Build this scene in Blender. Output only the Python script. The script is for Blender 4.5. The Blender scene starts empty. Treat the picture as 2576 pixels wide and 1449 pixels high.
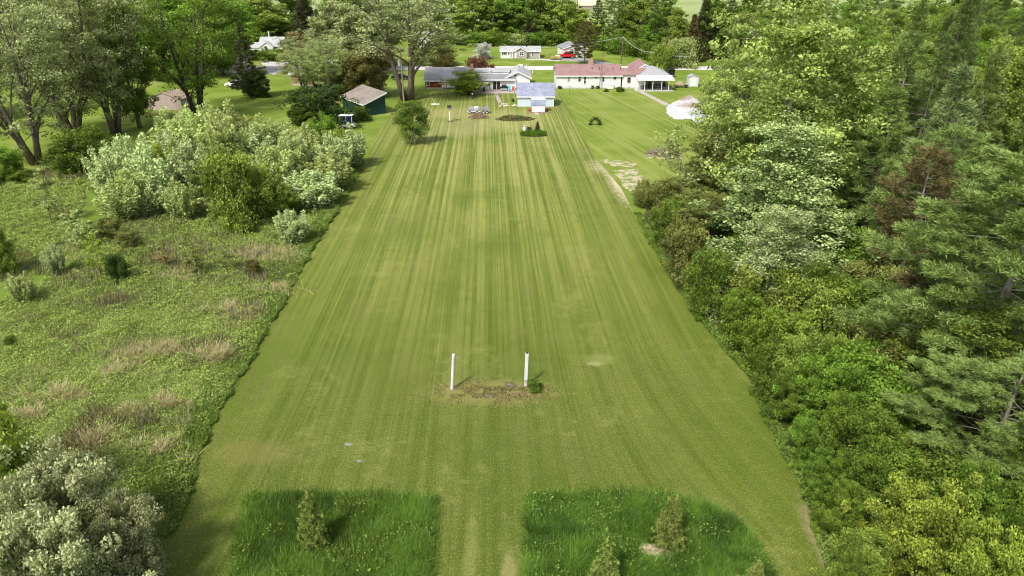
import bpy, math, random
import numpy as np
from mathutils import Vector
R = math.radians
PI = math.pi
# ------------------------------------------------------------------ camera model
CAMH, TH, F = 28.0, R(26.0), 1718.0          # camera height, pitch below horizontal, focal length for a 2576 px wide view
SN, CS = math.sin(TH), math.cos(TH)
def G(px, py, z=0.0):
    """point of the terrain that a surveyed view coordinate (2576x1449) falls on"""
    v = (py - 724.5) / F
    Z = (CAMH - z) / (SN + v * CS)
    return Vector(((px - 1288) / F * Z, (Z - (CAMH - z) * SN) / CS, z))
def hgt(y, py):
    v = (py - 724.5) / F
    return CAMH - (v * y * CS + y * SN) / (CS - v * SN)
def depth(y, z=0): return y * CS + (CAMH - z) * SN
# ------------------------------------------------------------------ scene / helpers
scene = bpy.context.scene
col = scene.collection
def tag(o, label=None, cat=None, group=None, kind=None):
    if label: o['label'] = label
    if cat: o['category'] = cat
    if group: o['group'] = group
    if kind: o['kind'] = kind
    return o
def thing(name, label, cat, loc=(0, 0, 0), rotz=0, group=None):
    o = bpy.data.objects.new(name, None); col.objects.link(o)
    o.empty_display_size = 0.3
    o.location = loc; o.rotation_euler = (0, 0, rotz)
    return tag(o, label, cat, group)
def link(name, me, mat, parent=None):
    o = bpy.data.objects.new(name, me); col.objects.link(o)
    if mat is not None and len(me.materials) == 0: me.materials.append(mat)
    if parent is not None: o.parent = parent
    return o
class MB:
    def __init__(s): s.v = []; s.f = []
    def add(s, vs, fs):
        n = len(s.v); s.v += [tuple(p) for p in vs]; s.f += [tuple(n + i for i in f) for f in fs]; return s
    def box(s, x0, x1, y0, y1, z0, z1):
        return s.add([(x0,y0,z0),(x1,y0,z0),(x1,y1,z0),(x0,y1,z0),(x0,y0,z1),(x1,y0,z1),(x1,y1,z1),(x0,y1,z1)],
              [(3,2,1,0),(4,5,6,7),(0,1,5,4),(1,2,6,5),(2,3,7,6),(3,0,4,7)])
    def slab(s, p, th):
        p = [Vector(q) for q in p]
        n = (p[1]-p[0]).cross(p[2]-p[0]).normalized() * th
        k = len(p); lo = [q - n for q in p]
        fs = [tuple(range(k)), tuple(range(2*k-1, k-1, -1))]
        for i in range(k):
            j = (i+1) % k; fs.append((i, i+k, j+k, j))
        return s.add(p + lo, fs)
    def tube(s, pts, rad, n=8, cap=True):
        pts = [Vector(p) for p in pts]
        if not isinstance(rad, (list, tuple)): rad = [rad]*len(pts)
        base = len(s.v)
        for i, p in enumerate(pts):
            d = (pts[min(i+1, len(pts)-1)] - pts[max(i-1, 0)]).normalized()
            a = Vector((0,0,1)) if abs(d.z) < .9 else Vector((1,0,0))
            u = d.cross(a).normalized(); w = d.cross(u)
            for k in range(n):
                t = 2*PI*k/n
                s.v.append(tuple(p + (u*math.cos(t) + w*math.sin(t))*rad[i]))
        for i in range(len(pts)-1):
            for k in range(n):
                a = base+i*n+k; b = base+i*n+(k+1)%n
                s.f.append((a, a+n, b+n, b))
        if cap:
            s.f.append(tuple(base+k for k in range(n))); s.f.append(tuple(base+(len(pts)-1)*n+k for k in reversed(range(n))))
        return s
    def prism(s, poly, x0, x1, axis='x'):
        """poly in (a,z) extruded along axis"""
        k = len(poly)
        if axis == 'x': lo = [(x0,a,z) for a,z in poly]; hi = [(x1,a,z) for a,z in poly]
        else: lo = [(a,x0,z) for a,z in poly]; hi = [(a,x1,z) for a,z in poly]
        fs = [tuple(range(k)), tuple(range(2*k-1,k-1,-1))] + [(i,i+k,(i+1)%k+k,(i+1)%k) for i in range(k)]
        return s.add(lo+hi, fs)
    def blob(s, c, r, seed=0, n=10, jit=.2):
        rg = random.Random(seed); rows = []
        st = len(s.v)
        for i in range(n//2+1):
            ph = PI*i/(n//2)
            for k in range(n):
                t = 2*PI*k/n; q = 1+rg.uniform(-jit,jit)
                s.v.append((c[0]+r[0]*math.sin(ph)*math.cos(t)*q, c[1]+r[1]*math.sin(ph)*math.sin(t)*q, c[2]+r[2]*math.cos(ph)*q))
        for i in range(n//2):
            for k in range(n):
                a = st+i*n+k; b = st+i*n+(k+1)%n
                s.f.append((a,a+n,b+n,b))
        return s
    def build(s, name, mat, parent=None, bevel=0, smooth=False):
        me = bpy.data.meshes.new(name); me.from_pydata(s.v, [], s.f); me.validate()
        import bmesh
        bm = bmesh.new(); bm.from_mesh(me)
        bmesh.ops.recalc_face_normals(bm, faces=bm.faces)
        if bevel: bmesh.ops.bevel(bm, geom=bm.edges[:], offset=bevel, segments=2, affect='EDGES', profile=.6)
        bm.to_mesh(me); bm.free()
        if smooth: me.polygons.foreach_set('use_smooth', [True]*len(me.polygons))
        return link(name, me, mat, parent)
def npmesh(name, verts, k, tint=None):
    """verts (N,k,3): N separate k-gons"""
    N = verts.shape[0]
    me = bpy.data.meshes.new(name)
    me.vertices.add(N*k); me.vertices.foreach_set('co', verts.reshape(-1).astype(np.float32))
    me.loops.add(N*k); me.loops.foreach_set('vertex_index', np.arange(N*k, dtype=np.int32))
    me.polygons.add(N)
    me.polygons.foreach_set('loop_start', np.arange(0, N*k, k, dtype=np.int32))
    try: me.polygons.foreach_set('loop_total', np.full(N, k, dtype=np.int32))
    except Exception: pass
    me.update(calc_edges=True)
    if tint is not None:
        a = me.attributes.new('tint', 'FLOAT', 'POINT')
        a.data.foreach_set('value', np.repeat(tint, k).astype(np.float32))
    return me
# ------------------------------------------------------------------ materials
def nodes(name):
    m = bpy.data.materials.new(name); m.use_nodes = True
    nt = m.node_tree; nt.nodes.clear()
    return m, nt
def N(nt, t, **kw):
    n = nt.nodes.new(t)
    for k, v in kw.items():
        if k in n.inputs.keys() if isinstance(k, str) else False: n.inputs[k].default_value = v
        else: setattr(n, k, v)
    return n
def mix(nt, fac, a, b, mode='MIX'):
    m = nt.nodes.new('ShaderNodeMix'); m.data_type = 'RGBA'; m.blend_type = mode
    for idx, val in ((0, fac), (6, a), (7, b)):
        if hasattr(val, 'is_output'): nt.links.new(val, m.inputs[idx])
        elif idx == 0: m.inputs[0].default_value = val
        else: m.inputs[idx].default_value = (*val, 1) if len(val) == 3 else val
    return m.outputs[2]
def math_(nt, op, a, b=None, c=None, clamp=False):
    m = nt.nodes.new('ShaderNodeMath'); m.operation = op; m.use_clamp = clamp
    for i, v in enumerate((a, b, c)):
        if v is None: continue
        if hasattr(v, 'is_output'): nt.links.new(v, m.inputs[i])
        else: m.inputs[i].default_value = v
    return m.outputs[0]
def ramp(nt, fac, stops):
    r = nt.nodes.new('ShaderNodeValToRGB')
    while len(r.color_ramp.elements) < len(stops): r.color_ramp.elements.new(.5)
    for e, (p, c) in zip(r.color_ramp.elements, stops):
        e.position = p; e.color = (*c, 1) if not isinstance(c, (int, float)) else (c, c, c, 1)
    nt.links.new(fac, r.inputs[0]); return r.outputs[0]
def smooth(nt, x, lo, hi):
    m = nt.nodes.new('ShaderNodeMapRange'); m.interpolation_type = 'SMOOTHSTEP'
    nt.links.new(x, m.inputs[0]); m.inputs[1].default_value = lo; m.inputs[2].default_value = hi
    return m.outputs[0]
def coords(nt, obj=True):
    return nt.nodes.new('ShaderNodeTexCoord').outputs['Object' if obj else 'Generated']
def mapping(nt, vec, scale=(1,1,1), rot=(0,0,0), loc=(0,0,0)):
    m = nt.nodes.new('ShaderNodeMapping'); nt.links.new(vec, m.inputs[0])
    m.inputs['Scale'].default_value = scale; m.inputs['Rotation'].default_value = rot; m.inputs['Location'].default_value = loc
    return m.outputs[0]
def noise(nt, vec, scale, detail=4, rough=.55, dist=0):
    n = nt.nodes.new('ShaderNodeTexNoise'); nt.links.new(vec, n.inputs['Vector'])
    n.inputs['Scale'].default_value = scale; n.inputs['Detail'].default_value = detail
    n.inputs['Roughness'].default_value = rough; n.inputs['Distortion'].default_value = dist
    return n.outputs[0]
def finish(nt, color, rough=.8, bump=None, bstr=.3, bdist=.02, spec=.3, metal=0, normal=None):
    b = nt.nodes.new('ShaderNodeBsdfPrincipled')
    if hasattr(color, 'is_output'): nt.links.new(color, b.inputs['Base Color'])
    else: b.inputs['Base Color'].default_value = (*color, 1)
    if hasattr(rough, 'is_output'): nt.links.new(rough, b.inputs['Roughness'])
    else: b.inputs['Roughness'].default_value = rough
    b.inputs['Specular IOR Level'].default_value = spec; b.inputs['Metallic'].default_value = metal
    if bump is not None:
        bp = nt.nodes.new('ShaderNodeBump'); nt.links.new(bump, bp.inputs['Height'])
        bp.inputs['Strength'].default_value = bstr; bp.inputs['Distance'].default_value = bdist
        nt.links.new(bp.outputs[0], b.inputs['Normal'])
    o = nt.nodes.new('ShaderNodeOutputMaterial'); nt.links.new(b.outputs[0], o.inputs[0])
_mc = {}
def mat(name, c, rough=.7, var=.15, scale=3, metal=0, spec=.3, bump=.2, dirt=None):
    if name in _mc: return _mc[name]
    m, nt = nodes(name); co = coords(nt)
    n1 = noise(nt, co, scale); n2 = noise(nt, co, scale*9, 3)
    c1 = tuple(x*(1-var) for x in c); c2 = tuple(min(1, x*(1+var)) for x in c)
    cc = mix(nt, ramp(nt, n1, [(.3,0.),(.7,1.)]), c1, c2)
    cc = mix(nt, math_(nt, 'MULTIPLY', n2, .35), cc, tuple(x*.55 for x in c))
    if dirt: cc = mix(nt, smooth(nt, n1, .52, .7), cc, dirt)
    finish(nt, cc, rough, n2, bump, .01, spec, metal)
    _mc[name] = m; return m
def siding(name, c, pitch=.2, axis='Z', var=.06, depthv=.5):
    m, nt = nodes(name); co = coords(nt)
    sp = nt.nodes.new('ShaderNodeSeparateXYZ'); nt.links.new(co, sp.inputs[0])
    fr = math_(nt, 'FRACT', math_(nt, 'DIVIDE', sp.outputs[axis], pitch))
    line = smooth(nt, fr, .0, .18)
    n1 = noise(nt, mapping(nt, co, (1,1,.4)), 1.3, 5)
    cc = mix(nt, ramp(nt, n1, [(.3,0.),(.7,1.)]), tuple(x*(1-var*1.5) for x in c), tuple(min(.9,x*(1+var)) for x in c))
    cc = mix(nt, math_(nt, 'MULTIPLY', math_(nt, 'SUBTRACT', 1, line), depthv), cc, tuple(x*.45 for x in c))
    finish(nt, cc, .6, fr, .5, .02)
    return m
def shingle(name, c, c2, sc=1.0):
    m, nt = nodes(name); co = coords(nt)
    b = nt.nodes.new('ShaderNodeTexBrick'); nt.links.new(mapping(nt, co, (1,1.0,1)), b.inputs['Vector'])
    b.inputs['Scale'].default_value = 1.0*sc; b.inputs['Brick Width'].default_value = .9; b.inputs['Row Height'].default_value = .22
    b.inputs['Mortar Size'].default_value = .02
    b.inputs['Color1'].default_value = (*c,1); b.inputs['Color2'].default_value = (*c2,1); b.inputs['Mortar'].default_value = (*[x*.5 for x in c],1)
    n1 = noise(nt, co, .6, 5); n2 = noise(nt, co, 14, 3)
    cc = mix(nt, smooth(nt, n1, .35, .7), b.outputs[0], tuple(x*.72 for x in c), 'MIX')
    cc = mix(nt, ramp(nt, n2, [(.4,0.),(.65,.55)]), cc, tuple(min(1,x*1.5) for x in c2))
    finish(nt, cc, .9, n2, .4, .02, .1)
    return m
def leafmat(name, dark, light, trans=.28, rough=.5, spec=.22, objvar=.26):
    if name in _mc: return _mc[name]
    m, nt = nodes(name)
    at = nt.nodes.new('ShaderNodeAttribute'); at.attribute_name = 'tint'
    oi = nt.nodes.new('ShaderNodeObjectInfo')
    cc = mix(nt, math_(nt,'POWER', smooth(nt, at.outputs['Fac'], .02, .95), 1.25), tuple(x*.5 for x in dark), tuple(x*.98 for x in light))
    br = math_(nt, 'MULTIPLY_ADD', oi.outputs['Random'], objvar, 1-objvar/2)
    hs = nt.nodes.new('ShaderNodeHueSaturation'); nt.links.new(cc, hs.inputs['Color']); nt.links.new(br, hs.inputs['Value'])
    hs.inputs['Saturation'].default_value = 1.0
    hu = math_(nt, 'MULTIPLY_ADD', oi.outputs['Random'], .02, .49); nt.links.new(hu, hs.inputs['Hue'])
    b = nt.nodes.new('ShaderNodeBsdfPrincipled'); nt.links.new(hs.outputs[0], b.inputs['Base Color'])
    b.inputs['Roughness'].default_value = rough; b.inputs['Specular IOR Level'].default_value = spec
    t = nt.nodes.new('ShaderNodeBsdfTranslucent'); nt.links.new(mix(nt, .35, hs.outputs[0], (.35,.42,.03)), t.inputs[0])
    mx = nt.nodes.new('ShaderNodeMixShader'); mx.inputs[0].default_value = trans
    nt.links.new(b.outputs[0], mx.inputs[1]); nt.links.new(t.outputs[0], mx.inputs[2])
    o = nt.nodes.new('ShaderNodeOutputMaterial'); nt.links.new(mx.outputs[0], o.inputs[0])
    _mc[name] = m; return m
def bark(name, c):
    m, nt = nodes(name); co = coords(nt)
    n1 = noise(nt, mapping(nt, co, (6,6,.8)), 1.5, 5, .65); n2 = noise(nt, co, .7, 3)
    cc = mix(nt, ramp(nt, n1, [(.35,0.),(.65,1.)]), tuple(x*.45 for x in c), tuple(x*1.3 for x in c))
    cc = mix(nt, math_(nt,'MULTIPLY',n2,.3), cc, (.06,.08,.03))
    finish(nt, cc, .9, n1, .8, .05, .15); return m
BARK = bark('bark_grey', (.17,.13,.10)); BARKL = bark('bark_light', (.32,.28,.23)); BARKD = bark('bark_dark', (.09,.07,.055))
BIRCH = bark('bark_birch', (.72,.70,.66))
L = dict(
 bright = leafmat('leaf_bright', (.085,.17,.014), (.28,.44,.055), .4),
 fresh  = leafmat('leaf_fresh', (.12,.20,.022), (.40,.50,.09), .4),
 pale   = leafmat('leaf_pale', (.17,.25,.05), (.58,.66,.24), .34),
 silver = leafmat('leaf_silver', (.17,.21,.05), (.56,.63,.28), .36),
 white  = leafmat('leaf_whitish', (.10,.18,.03), (.57,.67,.29), .24),
 mid    = leafmat('leaf_mid', (.06,.13,.012), (.22,.34,.045), .36),
 dark   = leafmat('leaf_dark', (.018,.045,.008), (.075,.14,.025), .2),
 olive  = leafmat('leaf_olive', (.085,.11,.02), (.32,.35,.09), .26),
 cream  = leafmat('leaf_cream', (.22,.26,.08), (.62,.64,.33), .3),
 bronze = leafmat('leaf_bronze', (.17,.12,.04), (.48,.38,.15), .25),
 rust   = leafmat('leaf_rust', (.06,.06,.015), (.23,.19,.05), .2),
 wine   = leafmat('leaf_wine', (.08,.03,.022), (.30,.13,.075), .2),
 lime = leafmat('leaf_lime', (.12,.22,.03), (.50,.62,.17), .36),
 tall = leafmat('leaf_tall_tree', (.15,.27,.03), (.56,.68,.18), .38),
 upturned = leafmat('leaf_upturned', (.08,.18,.02), (.56,.68,.26), .26),
 yellow = leafmat('leaf_yellow', (.13,.20,.02), (.42,.52,.075), .32),
 pine   = leafmat('needles_pine', (.10,.175,.03), (.38,.51,.14), .3, .5, .2),
 pined  = leafmat('needles_dark', (.055,.11,.02), (.23,.32,.085), .22, .6, .2),
 spruce = leafmat('needles_spruce', (.035,.045,.018), (.15,.16,.065), .1, .6, .2),
 blue   = leafmat('needles_blue', (.09,.15,.035), (.35,.46,.17), .2, .6, .2),
 dead   = leafmat('needles_brown', (.085,.075,.025), (.27,.23,.09), .12, .7, .1),
 bloom  = leafmat('blossom_white', (.34,.38,.20), (.88,.88,.78), .1),
 young  = leafmat('needles_young', (.10,.16,.02), (.44,.52,.13), .25, .6, .2),
)
# ------------------------------------------------------------------ foliage generators
def unit(a): return a/np.maximum(np.linalg.norm(a, axis=-1, keepdims=True), 1e-9)
def leaves(c, size, rng, up=.5, out=None, aspect=.6, jit=.35):
    n = len(c)
    nr = unit(rng.normal(size=(n,3)) + np.array([0,0,up]) + (out if out is not None else 0))
    a = unit(np.cross(nr, rng.normal(size=(n,3)))); b = np.cross(nr, a)
    s = (size*(1+jit*rng.normal(size=n)).clip(.4,2))[:,None]
    return np.stack([c+a*s*.5, c+b*s*.5*aspect+nr*s*.06, c-a*s*.5, c-b*s*.5*aspect+nr*s*.06], axis=1)
def needles(c, d, length, width, rng, spread=.8):
    n = len(c)
    a = unit(d + rng.normal(size=(n,3))*spread)
    b = unit(np.cross(a, rng.normal(size=(n,3))))
    l = (length*rng.uniform(.6,1.2,n))[:,None]
    return np.stack([c-b*width*.5, c+a*l*.5-b*width*.6, c+a*l, c+a*l*.5+b*width*.6], axis=1)
def bez(p0, p1, p2, t):
    t = np.asarray(t)[:,None]; return p0*(1-t)**2 + 2*p1*t*(1-t) + p2*t*t
PROF = {
 'round': lambda u: math.sqrt(max(.05, 1-(1.55*u-.62)**2)),
 'oval':  lambda u: max(.22, math.sin(PI*min(1,(u*.86+.12)))**.6),
 'cone':  lambda u: max(.12, 1.02-u**1.1),
 'vase':  lambda u: max(.3, math.sin(PI*(u*.62+.1))),
 'dome':  lambda u: math.sqrt(max(.06, 1-u*u)),
}
def gen_decid(seed, h, r, base=.2, nst=1, nl=16, ncl=190, nleaf=30000, ls=.2, prof='round', rc=.15, up=.5, trunk=.018, aspect=.62, stemspread=.3, layered=.65, vr=.72):
    rng = np.random.default_rng(seed); mb = MB(); pf = PROF[prof]
    stems = []
    for s in range(nst):
        az = 2*PI*s/nst + rng.uniform(-.4,.4); sp = 0 if nst == 1 else r*stemspread*rng.uniform(.7,1.3)
        p0 = np.array([math.cos(az), math.sin(az), 0])*(0 if nst==1 else .03*h*.6)
        p2 = np.array([math.cos(az)*sp+rng.normal()*r*.05, math.sin(az)*sp+rng.normal()*r*.05, h*rng.uniform(.8,.9)])
        p1 = (p0+p2)/2 + np.array([math.cos(az)*sp*.2+rng.normal()*r*.06, math.sin(az)*sp*.2+rng.normal()*r*.06, 0])
        stems.append((p0,p1,p2)); ts = np.linspace(0,1,8); P = bez(p0,p1,p2,ts)
        r0 = trunk*h*(1 if nst==1 else .68)
        rad = [r0*(1-.86*t)*(1.35 if t==0 else 1) for t in ts]
        mb.tube([tuple(q) for q in P], rad, 8)
    cl = []; wt = []
    for i in range(nl):
        u = (i+.5)/nl; s = stems[i % nst]; zz = base+u*(.93-base)
        t0 = max(.06, zz*.9-.13*rng.uniform(.5,1.2)); p0 = bez(*s, [t0])[0]
        az = i*2.39996+rng.uniform(-.5,.5); Rr = r*pf(u)*rng.uniform(vr,1.14)
        if nst > 1:
            sa = math.atan2(s[2][1], s[2][0]); az = sa + rng.uniform(-1.5,1.5)
            Rr = max(.2*r, Rr - np.hypot(p0[0],p0[1])*.6)
        zend = min(h*.985, h*zz + Rr*rng.uniform(-.1,.35))
        p2 = np.array([p0[0]+math.cos(az)*Rr, p0[1]+math.sin(az)*Rr, zend]); p1 = np.array([p0[0]+math.cos(az)*Rr*.5, p0[1]+math.sin(az)*Rr*.5, p0[2]+(zend-p0[2])*.75])
        ts = np.linspace(0,1,5); P = bez(p0,p1,p2,ts); rb = trunk*h*.42*(1-.75*u)
        mb.tube([tuple(q) for q in P], [rb*(1-.85*t) for t in ts], 5, False)
        k = max(3, int(ncl/nl*(.5+pf(u))))
        for j in range(k):
            t = rng.uniform(.25,1)**.75; q = bez(p0,p1,p2,[t])[0]
            off = rng.normal(size=3)*np.array([1,1,.75])*r*.17*(.6+t*.6)
            c = q+off; c[2] = min(c[2], h); c[2] = max(c[2], .04*h)
            mb.tube([tuple(bez(p0,p1,p2,[max(0,t-.12)])[0]), tuple(q*.5+c*.5), tuple(c)], [rb*.3, rb*.2, rb*.06], 3, False)
            cl.append(c); wt.append(.7+.6*rng.random())
    for s in stems:
        for j in range(max(3, ncl//(nl*nst*1))):
            c = s[2]+rng.normal(size=3)*np.array([.14*r,.14*r,.04*h]); c[2] = min(c[2], h); cl.append(c); wt.append(.9)
    cl = np.array(cl); wt = np.array(wt); idx = rng.choice(len(cl), nleaf, p=wt/wt.sum())
    sg = r*rc*(.6+.7*rng.random(len(cl)))
    d = rng.normal(size=(nleaf,3)); d = unit(d)*np.cbrt(rng.random(nleaf))[:,None]*1.75
    P = cl[idx] + d*sg[idx][:,None]*np.array([1.1,1.1,layered]); P[:,2] = P[:,2].clip(.02*h, None)
    ct = rng.random(len(cl))
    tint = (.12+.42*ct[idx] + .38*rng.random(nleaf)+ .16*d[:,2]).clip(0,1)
    V = leaves(P, ls, rng, up, d*.4, aspect)
    return mb, npmesh('crown', V, 4, tint)
def gen_pine(seed, h, r, base=.15, ls=.3, per=26, droop=0.0, whorl=.75, nb=5, tufts=13, flat=.5, width=.035, prof='cone', trunk=.016):
    rng = np.random.default_rng(seed); mb = MB(); pf = PROF[prof]
    lean = rng.normal(size=2)*.01*h
    mb.tube([(lean[0]*t*t, lean[1]*t*t, h*t) for t in np.linspace(0,.97,7)], [trunk*h*(1-.93*t) for t in np.linspace(0,1,7)], 8)
    C = []; D = []
    nw = int(h*(1-base)/whorl)
    for w in range(nw):
        u = (w+.5)/nw; z = h*(base+u*(1-base)*.97)
        for b in range(nb):
            az = w*1.1+2*PI*b/nb+rng.uniform(-.35,.35); Rr = r*pf(u)*rng.uniform(.6,1.12)
            if rng.random() < .08: Rr *= .4
            rise = Rr*(.18*rng.uniform(.3,1.3)-droop)
            p0 = np.array([0,0,z]); p2 = np.array([math.cos(az)*Rr, math.sin(az)*Rr, z+rise]); p1 = (p0+p2)/2+np.array([0,0,-Rr*.05+droop*Rr*.3])
            mb.tube([tuple(q) for q in bez(p0,p1,p2,[0,.4,.8])], [.0045*h*(1-.8*u),.003*h*(1-.8*u),.001*h], 4, False)
            k = max(3, int(tufts*(.35+Rr/r)))
            lat = np.array([-math.sin(az), math.cos(az), 0])
            t = rng.uniform(.25,1,k)**.7; q = bez(p0,p1,p2,t)
            wdt = Rr*.26*(1.15-t)+.1
            off = lat[None,:]*(rng.uniform(-1,1,k)*wdt)[:,None]
            q = q+off+rng.normal(size=(k,3))*np.array([.08,.08,.10*flat*2])
            C.append(q); dd = unit(off*.8+np.array([math.cos(az),math.sin(az),.35])); D.append(dd)
    k = 8; C.append(np.array([[0,0,h*.97]]*k)+rng.normal(size=(k,3))*[.12,.12,.25]); D.append(np.tile([0,0,1.],(k,1)))
    C = np.concatenate(C); D = np.concatenate(D); n = len(C)
    idx = np.repeat(np.arange(n), per); ct = rng.random(n)
    P = C[idx]+rng.normal(size=(len(idx),3))*ls*.28
    V = needles(P, D[idx]+np.array([0,0,.35]), ls, width, rng, .75)
    tint = (.05+.5*ct[idx]+.45*rng.random(len(idx))).clip(0,1)
    return mb, npmesh('crown', V, 4, tint)
def gen_spiky(seed, h, r, ns=26, per=520, ls=.16, colr=.115):
    rng = np.random.default_rng(seed); mb = MB(); P=[]; T=[]
    for s in range(ns):
        az = s*2.39996; q = math.sqrt((s+.5)/ns); R2 = r*q*.92; top = h*(1-.36*q**2)*rng.uniform(.6,1.06)
        p0 = np.array([math.cos(az)*R2*.25, math.sin(az)*R2*.25, 0]); p2 = np.array([math.cos(az)*R2, math.sin(az)*R2, top])
        p1 = np.array([math.cos(az)*R2*.75, math.sin(az)*R2*.75, top*.45])
        ts = np.linspace(0,1,5); mb.tube([tuple(x) for x in bez(p0,p1,p2,ts)], [.035*(1-.8*t)*h/4 for t in ts], 4, False)
        t = rng.uniform(.08,1.0,per)**.8; c = bez(p0,p1,p2,t)
        rr = h*colr*(1.15-t)**.5*.55
        c = c + rng.normal(size=(per,3))*rr[:,None]*np.array([.8,.8,.7]); c[:,2] = c[:,2].clip(.03,None)
        P.append(c); T.append((.15+.45*t+.4*rng.random(per)+rng.normal()*.08))
    P = np.concatenate(P); T = np.concatenate(T).clip(0,1)
    V = leaves(P, ls, rng, .25, None, .55)
    return mb, npmesh('crown', V, 4, T)
PROTO = {}
def proto(key, fn, **kw):
    mb, crown = fn(**kw)
    tm = bpy.data.meshes.new('trunk'); tm.from_pydata(mb.v, [], mb.f); tm.update()
    tm.polygons.foreach_set('use_smooth', [True]*len(tm.polygons))
    PROTO.setdefault(key, []).append((tm, crown, kw['h'], kw['r']))
for s in range(4): proto('big', gen_decid, seed=10+s, h=20, r=6.0, base=.12, nl=22, ncl=260, nleaf=48000, ls=.235, prof='oval', rc=.098, vr=.6)
for s in range(2): proto('ovals', gen_decid, seed=70+s, h=20, r=5.6, base=.06, nl=26, ncl=330, nleaf=64000, ls=.21, prof='cone', rc=.092, vr=.6)
for s in range(4): proto('open', gen_decid, seed=30+s, h=22, r=7.5, base=.22, nst=4, nl=30, ncl=250, nleaf=23000, ls=.25, prof='vase', rc=.085, trunk=.022, stemspread=.5)
proto('giant', gen_decid, seed=44, h=25, r=7.5, base=.40, nst=3, nl=30, ncl=230, nleaf=15000, ls=.27, prof='oval', rc=.075, trunk=.024, stemspread=.32)
for s in range(4): proto('far', gen_decid, seed=50+s, h=18, r=5.5, base=.08, nl=16, ncl=130, nleaf=18000, ls=.40, prof='oval', rc=.125, vr=.6)
for s in range(3): proto('pine', gen_pine, seed=90+s, h=18, r=5.2, base=.12, ls=.42, per=30, tufts=17, nb=5, whorl=.85, prof='oval' if s==1 else 'cone', width=.05)
for s in range(2): proto('nearpine', gen_pine, seed=190+s, h=18, r=6, base=.1, ls=.30, per=74, tufts=46, nb=5, whorl=1.15, prof='oval', width=.032)
for s in range(2): proto('spruce', gen_pine, seed=110+s, h=14, r=3.3, base=.06, ls=.34, per=18, tufts=13, nb=7, whorl=.5, droop=.28, width=.07)
for s in range(4): proto('shrub', gen_decid, seed=130+s, h=4, r=2.3, base=.04, nst=5, nl=17, ncl=150, nleaf=24000, ls=.14, prof='dome', rc=.125, trunk=.014, stemspread=.5, layered=.8, vr=.5)
for s in range(3): proto('bigshrub', gen_decid, seed=140+s, h=6, r=3.8, base=.04, nst=6, nl=22, ncl=210, nleaf=52000, ls=.155, prof='dome', rc=.085, trunk=.012, stemspread=.5, layered=.85, vr=.5)
for s in range(4): proto('spiky', gen_spiky, seed=150+s, h=4.5, r=1.9, ns=38, per=430, ls=.17)
for s in range(2): proto('sapling', gen_decid, seed=170+s, h=4, r=1.3, base=.2, nl=12, ncl=46, nleaf=2600, ls=.14, prof='oval', rc=.14, trunk=.012)
proto('sparse', gen_decid, seed=185, h=12, r=3.2, base=.25, nst=2, nl=18, ncl=120, nleaf=2600, ls=.26, prof='vase', rc=.12, trunk=.01, stemspread=.5)
proto('birch', gen_decid, seed=187, h=7, r=2.4, base=.22, nl=20, ncl=140, nleaf=18000, ls=.15, prof='oval', rc=.14, trunk=.014)
proto('hedge', gen_decid, seed=189, h=3, r=3, base=.03, nst=6, nl=18, ncl=120, nleaf=9000, ls=.26, prof='dome', rc=.2, trunk=.01, stemspread=.5)
for s in range(2): proto('xmas', gen_pine, seed=210+s, h=2.2, r=.85, base=.04, ls=.11, per=26, tufts=9, nb=7, whorl=.15, droop=-.02, width=.02, trunk=.012)
cnt = {}
rg = random.Random(5)
def plant(key, x, y, h, r, leaf, label, name='tree', cat='tree', group=None, bk=None, var=None, rot=None, lean=0, z=0):
    P = PROTO[key]; cnt[key] = cnt.get(key, -1)+1
    tm, cm, H0, R0 = P[(cnt[key] if var is None else var) % len(P)]
    t = thing(name, label, cat, (x, y, z), rg.uniform(0, 6.28) if rot is None else rot, group)
    t.scale = (r/R0, r/R0, h/H0)
    if lean: t.rotation_euler[1] = 0; t.rotation_euler = (0, lean, 0)
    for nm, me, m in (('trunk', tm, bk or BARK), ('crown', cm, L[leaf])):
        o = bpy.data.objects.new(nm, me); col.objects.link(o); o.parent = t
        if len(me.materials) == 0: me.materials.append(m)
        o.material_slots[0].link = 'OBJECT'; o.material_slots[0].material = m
    return t
def treeV(key, vx, vb, vt, vw, leaf, label, **kw):
    """tree standing at view point (vx, vb) with its top at row vt and crown vw wide"""
    g = G(vx, vb); h = hgt(g.y, vt)
    r = vw/2/F*depth(g.y, h*.6)
    return plant(key, g.x, g.y, h, r, leaf, label, **kw)
# ------------------------------------------------------------------ ground
def sheet(name, pts, z, m, kind='structure'):
    me = bpy.data.meshes.new(name); me.from_pydata([(p[0], p[1], z) for p in pts], [], [tuple(range(len(pts)))]); me.update()
    if me.polygons[0].normal.z < 0: me.flip_normals()
    o = link(name, me, m); o['kind'] = kind; return o
SPOTS_DIRT = []
def spot(nt, co, x, y, rx, ry, nz, edge=.45):
    """soft irregular mask around a point of the ground"""
    mp = mapping(nt, co, (1/rx, 1/ry, 0), (0,0,0), (-x/rx, -y/ry, 0))
    ln = nt.nodes.new('ShaderNodeVectorMath'); ln.operation = 'LENGTH'; nt.links.new(mp, ln.inputs[0])
    d = math_(nt, 'ADD', ln.outputs['Value'], math_(nt, 'MULTIPLY', math_(nt, 'SUBTRACT', nz, .5), 1.6))
    return math_(nt, 'SUBTRACT', 1, smooth(nt, d, 1-edge, 1+edge))
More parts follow.
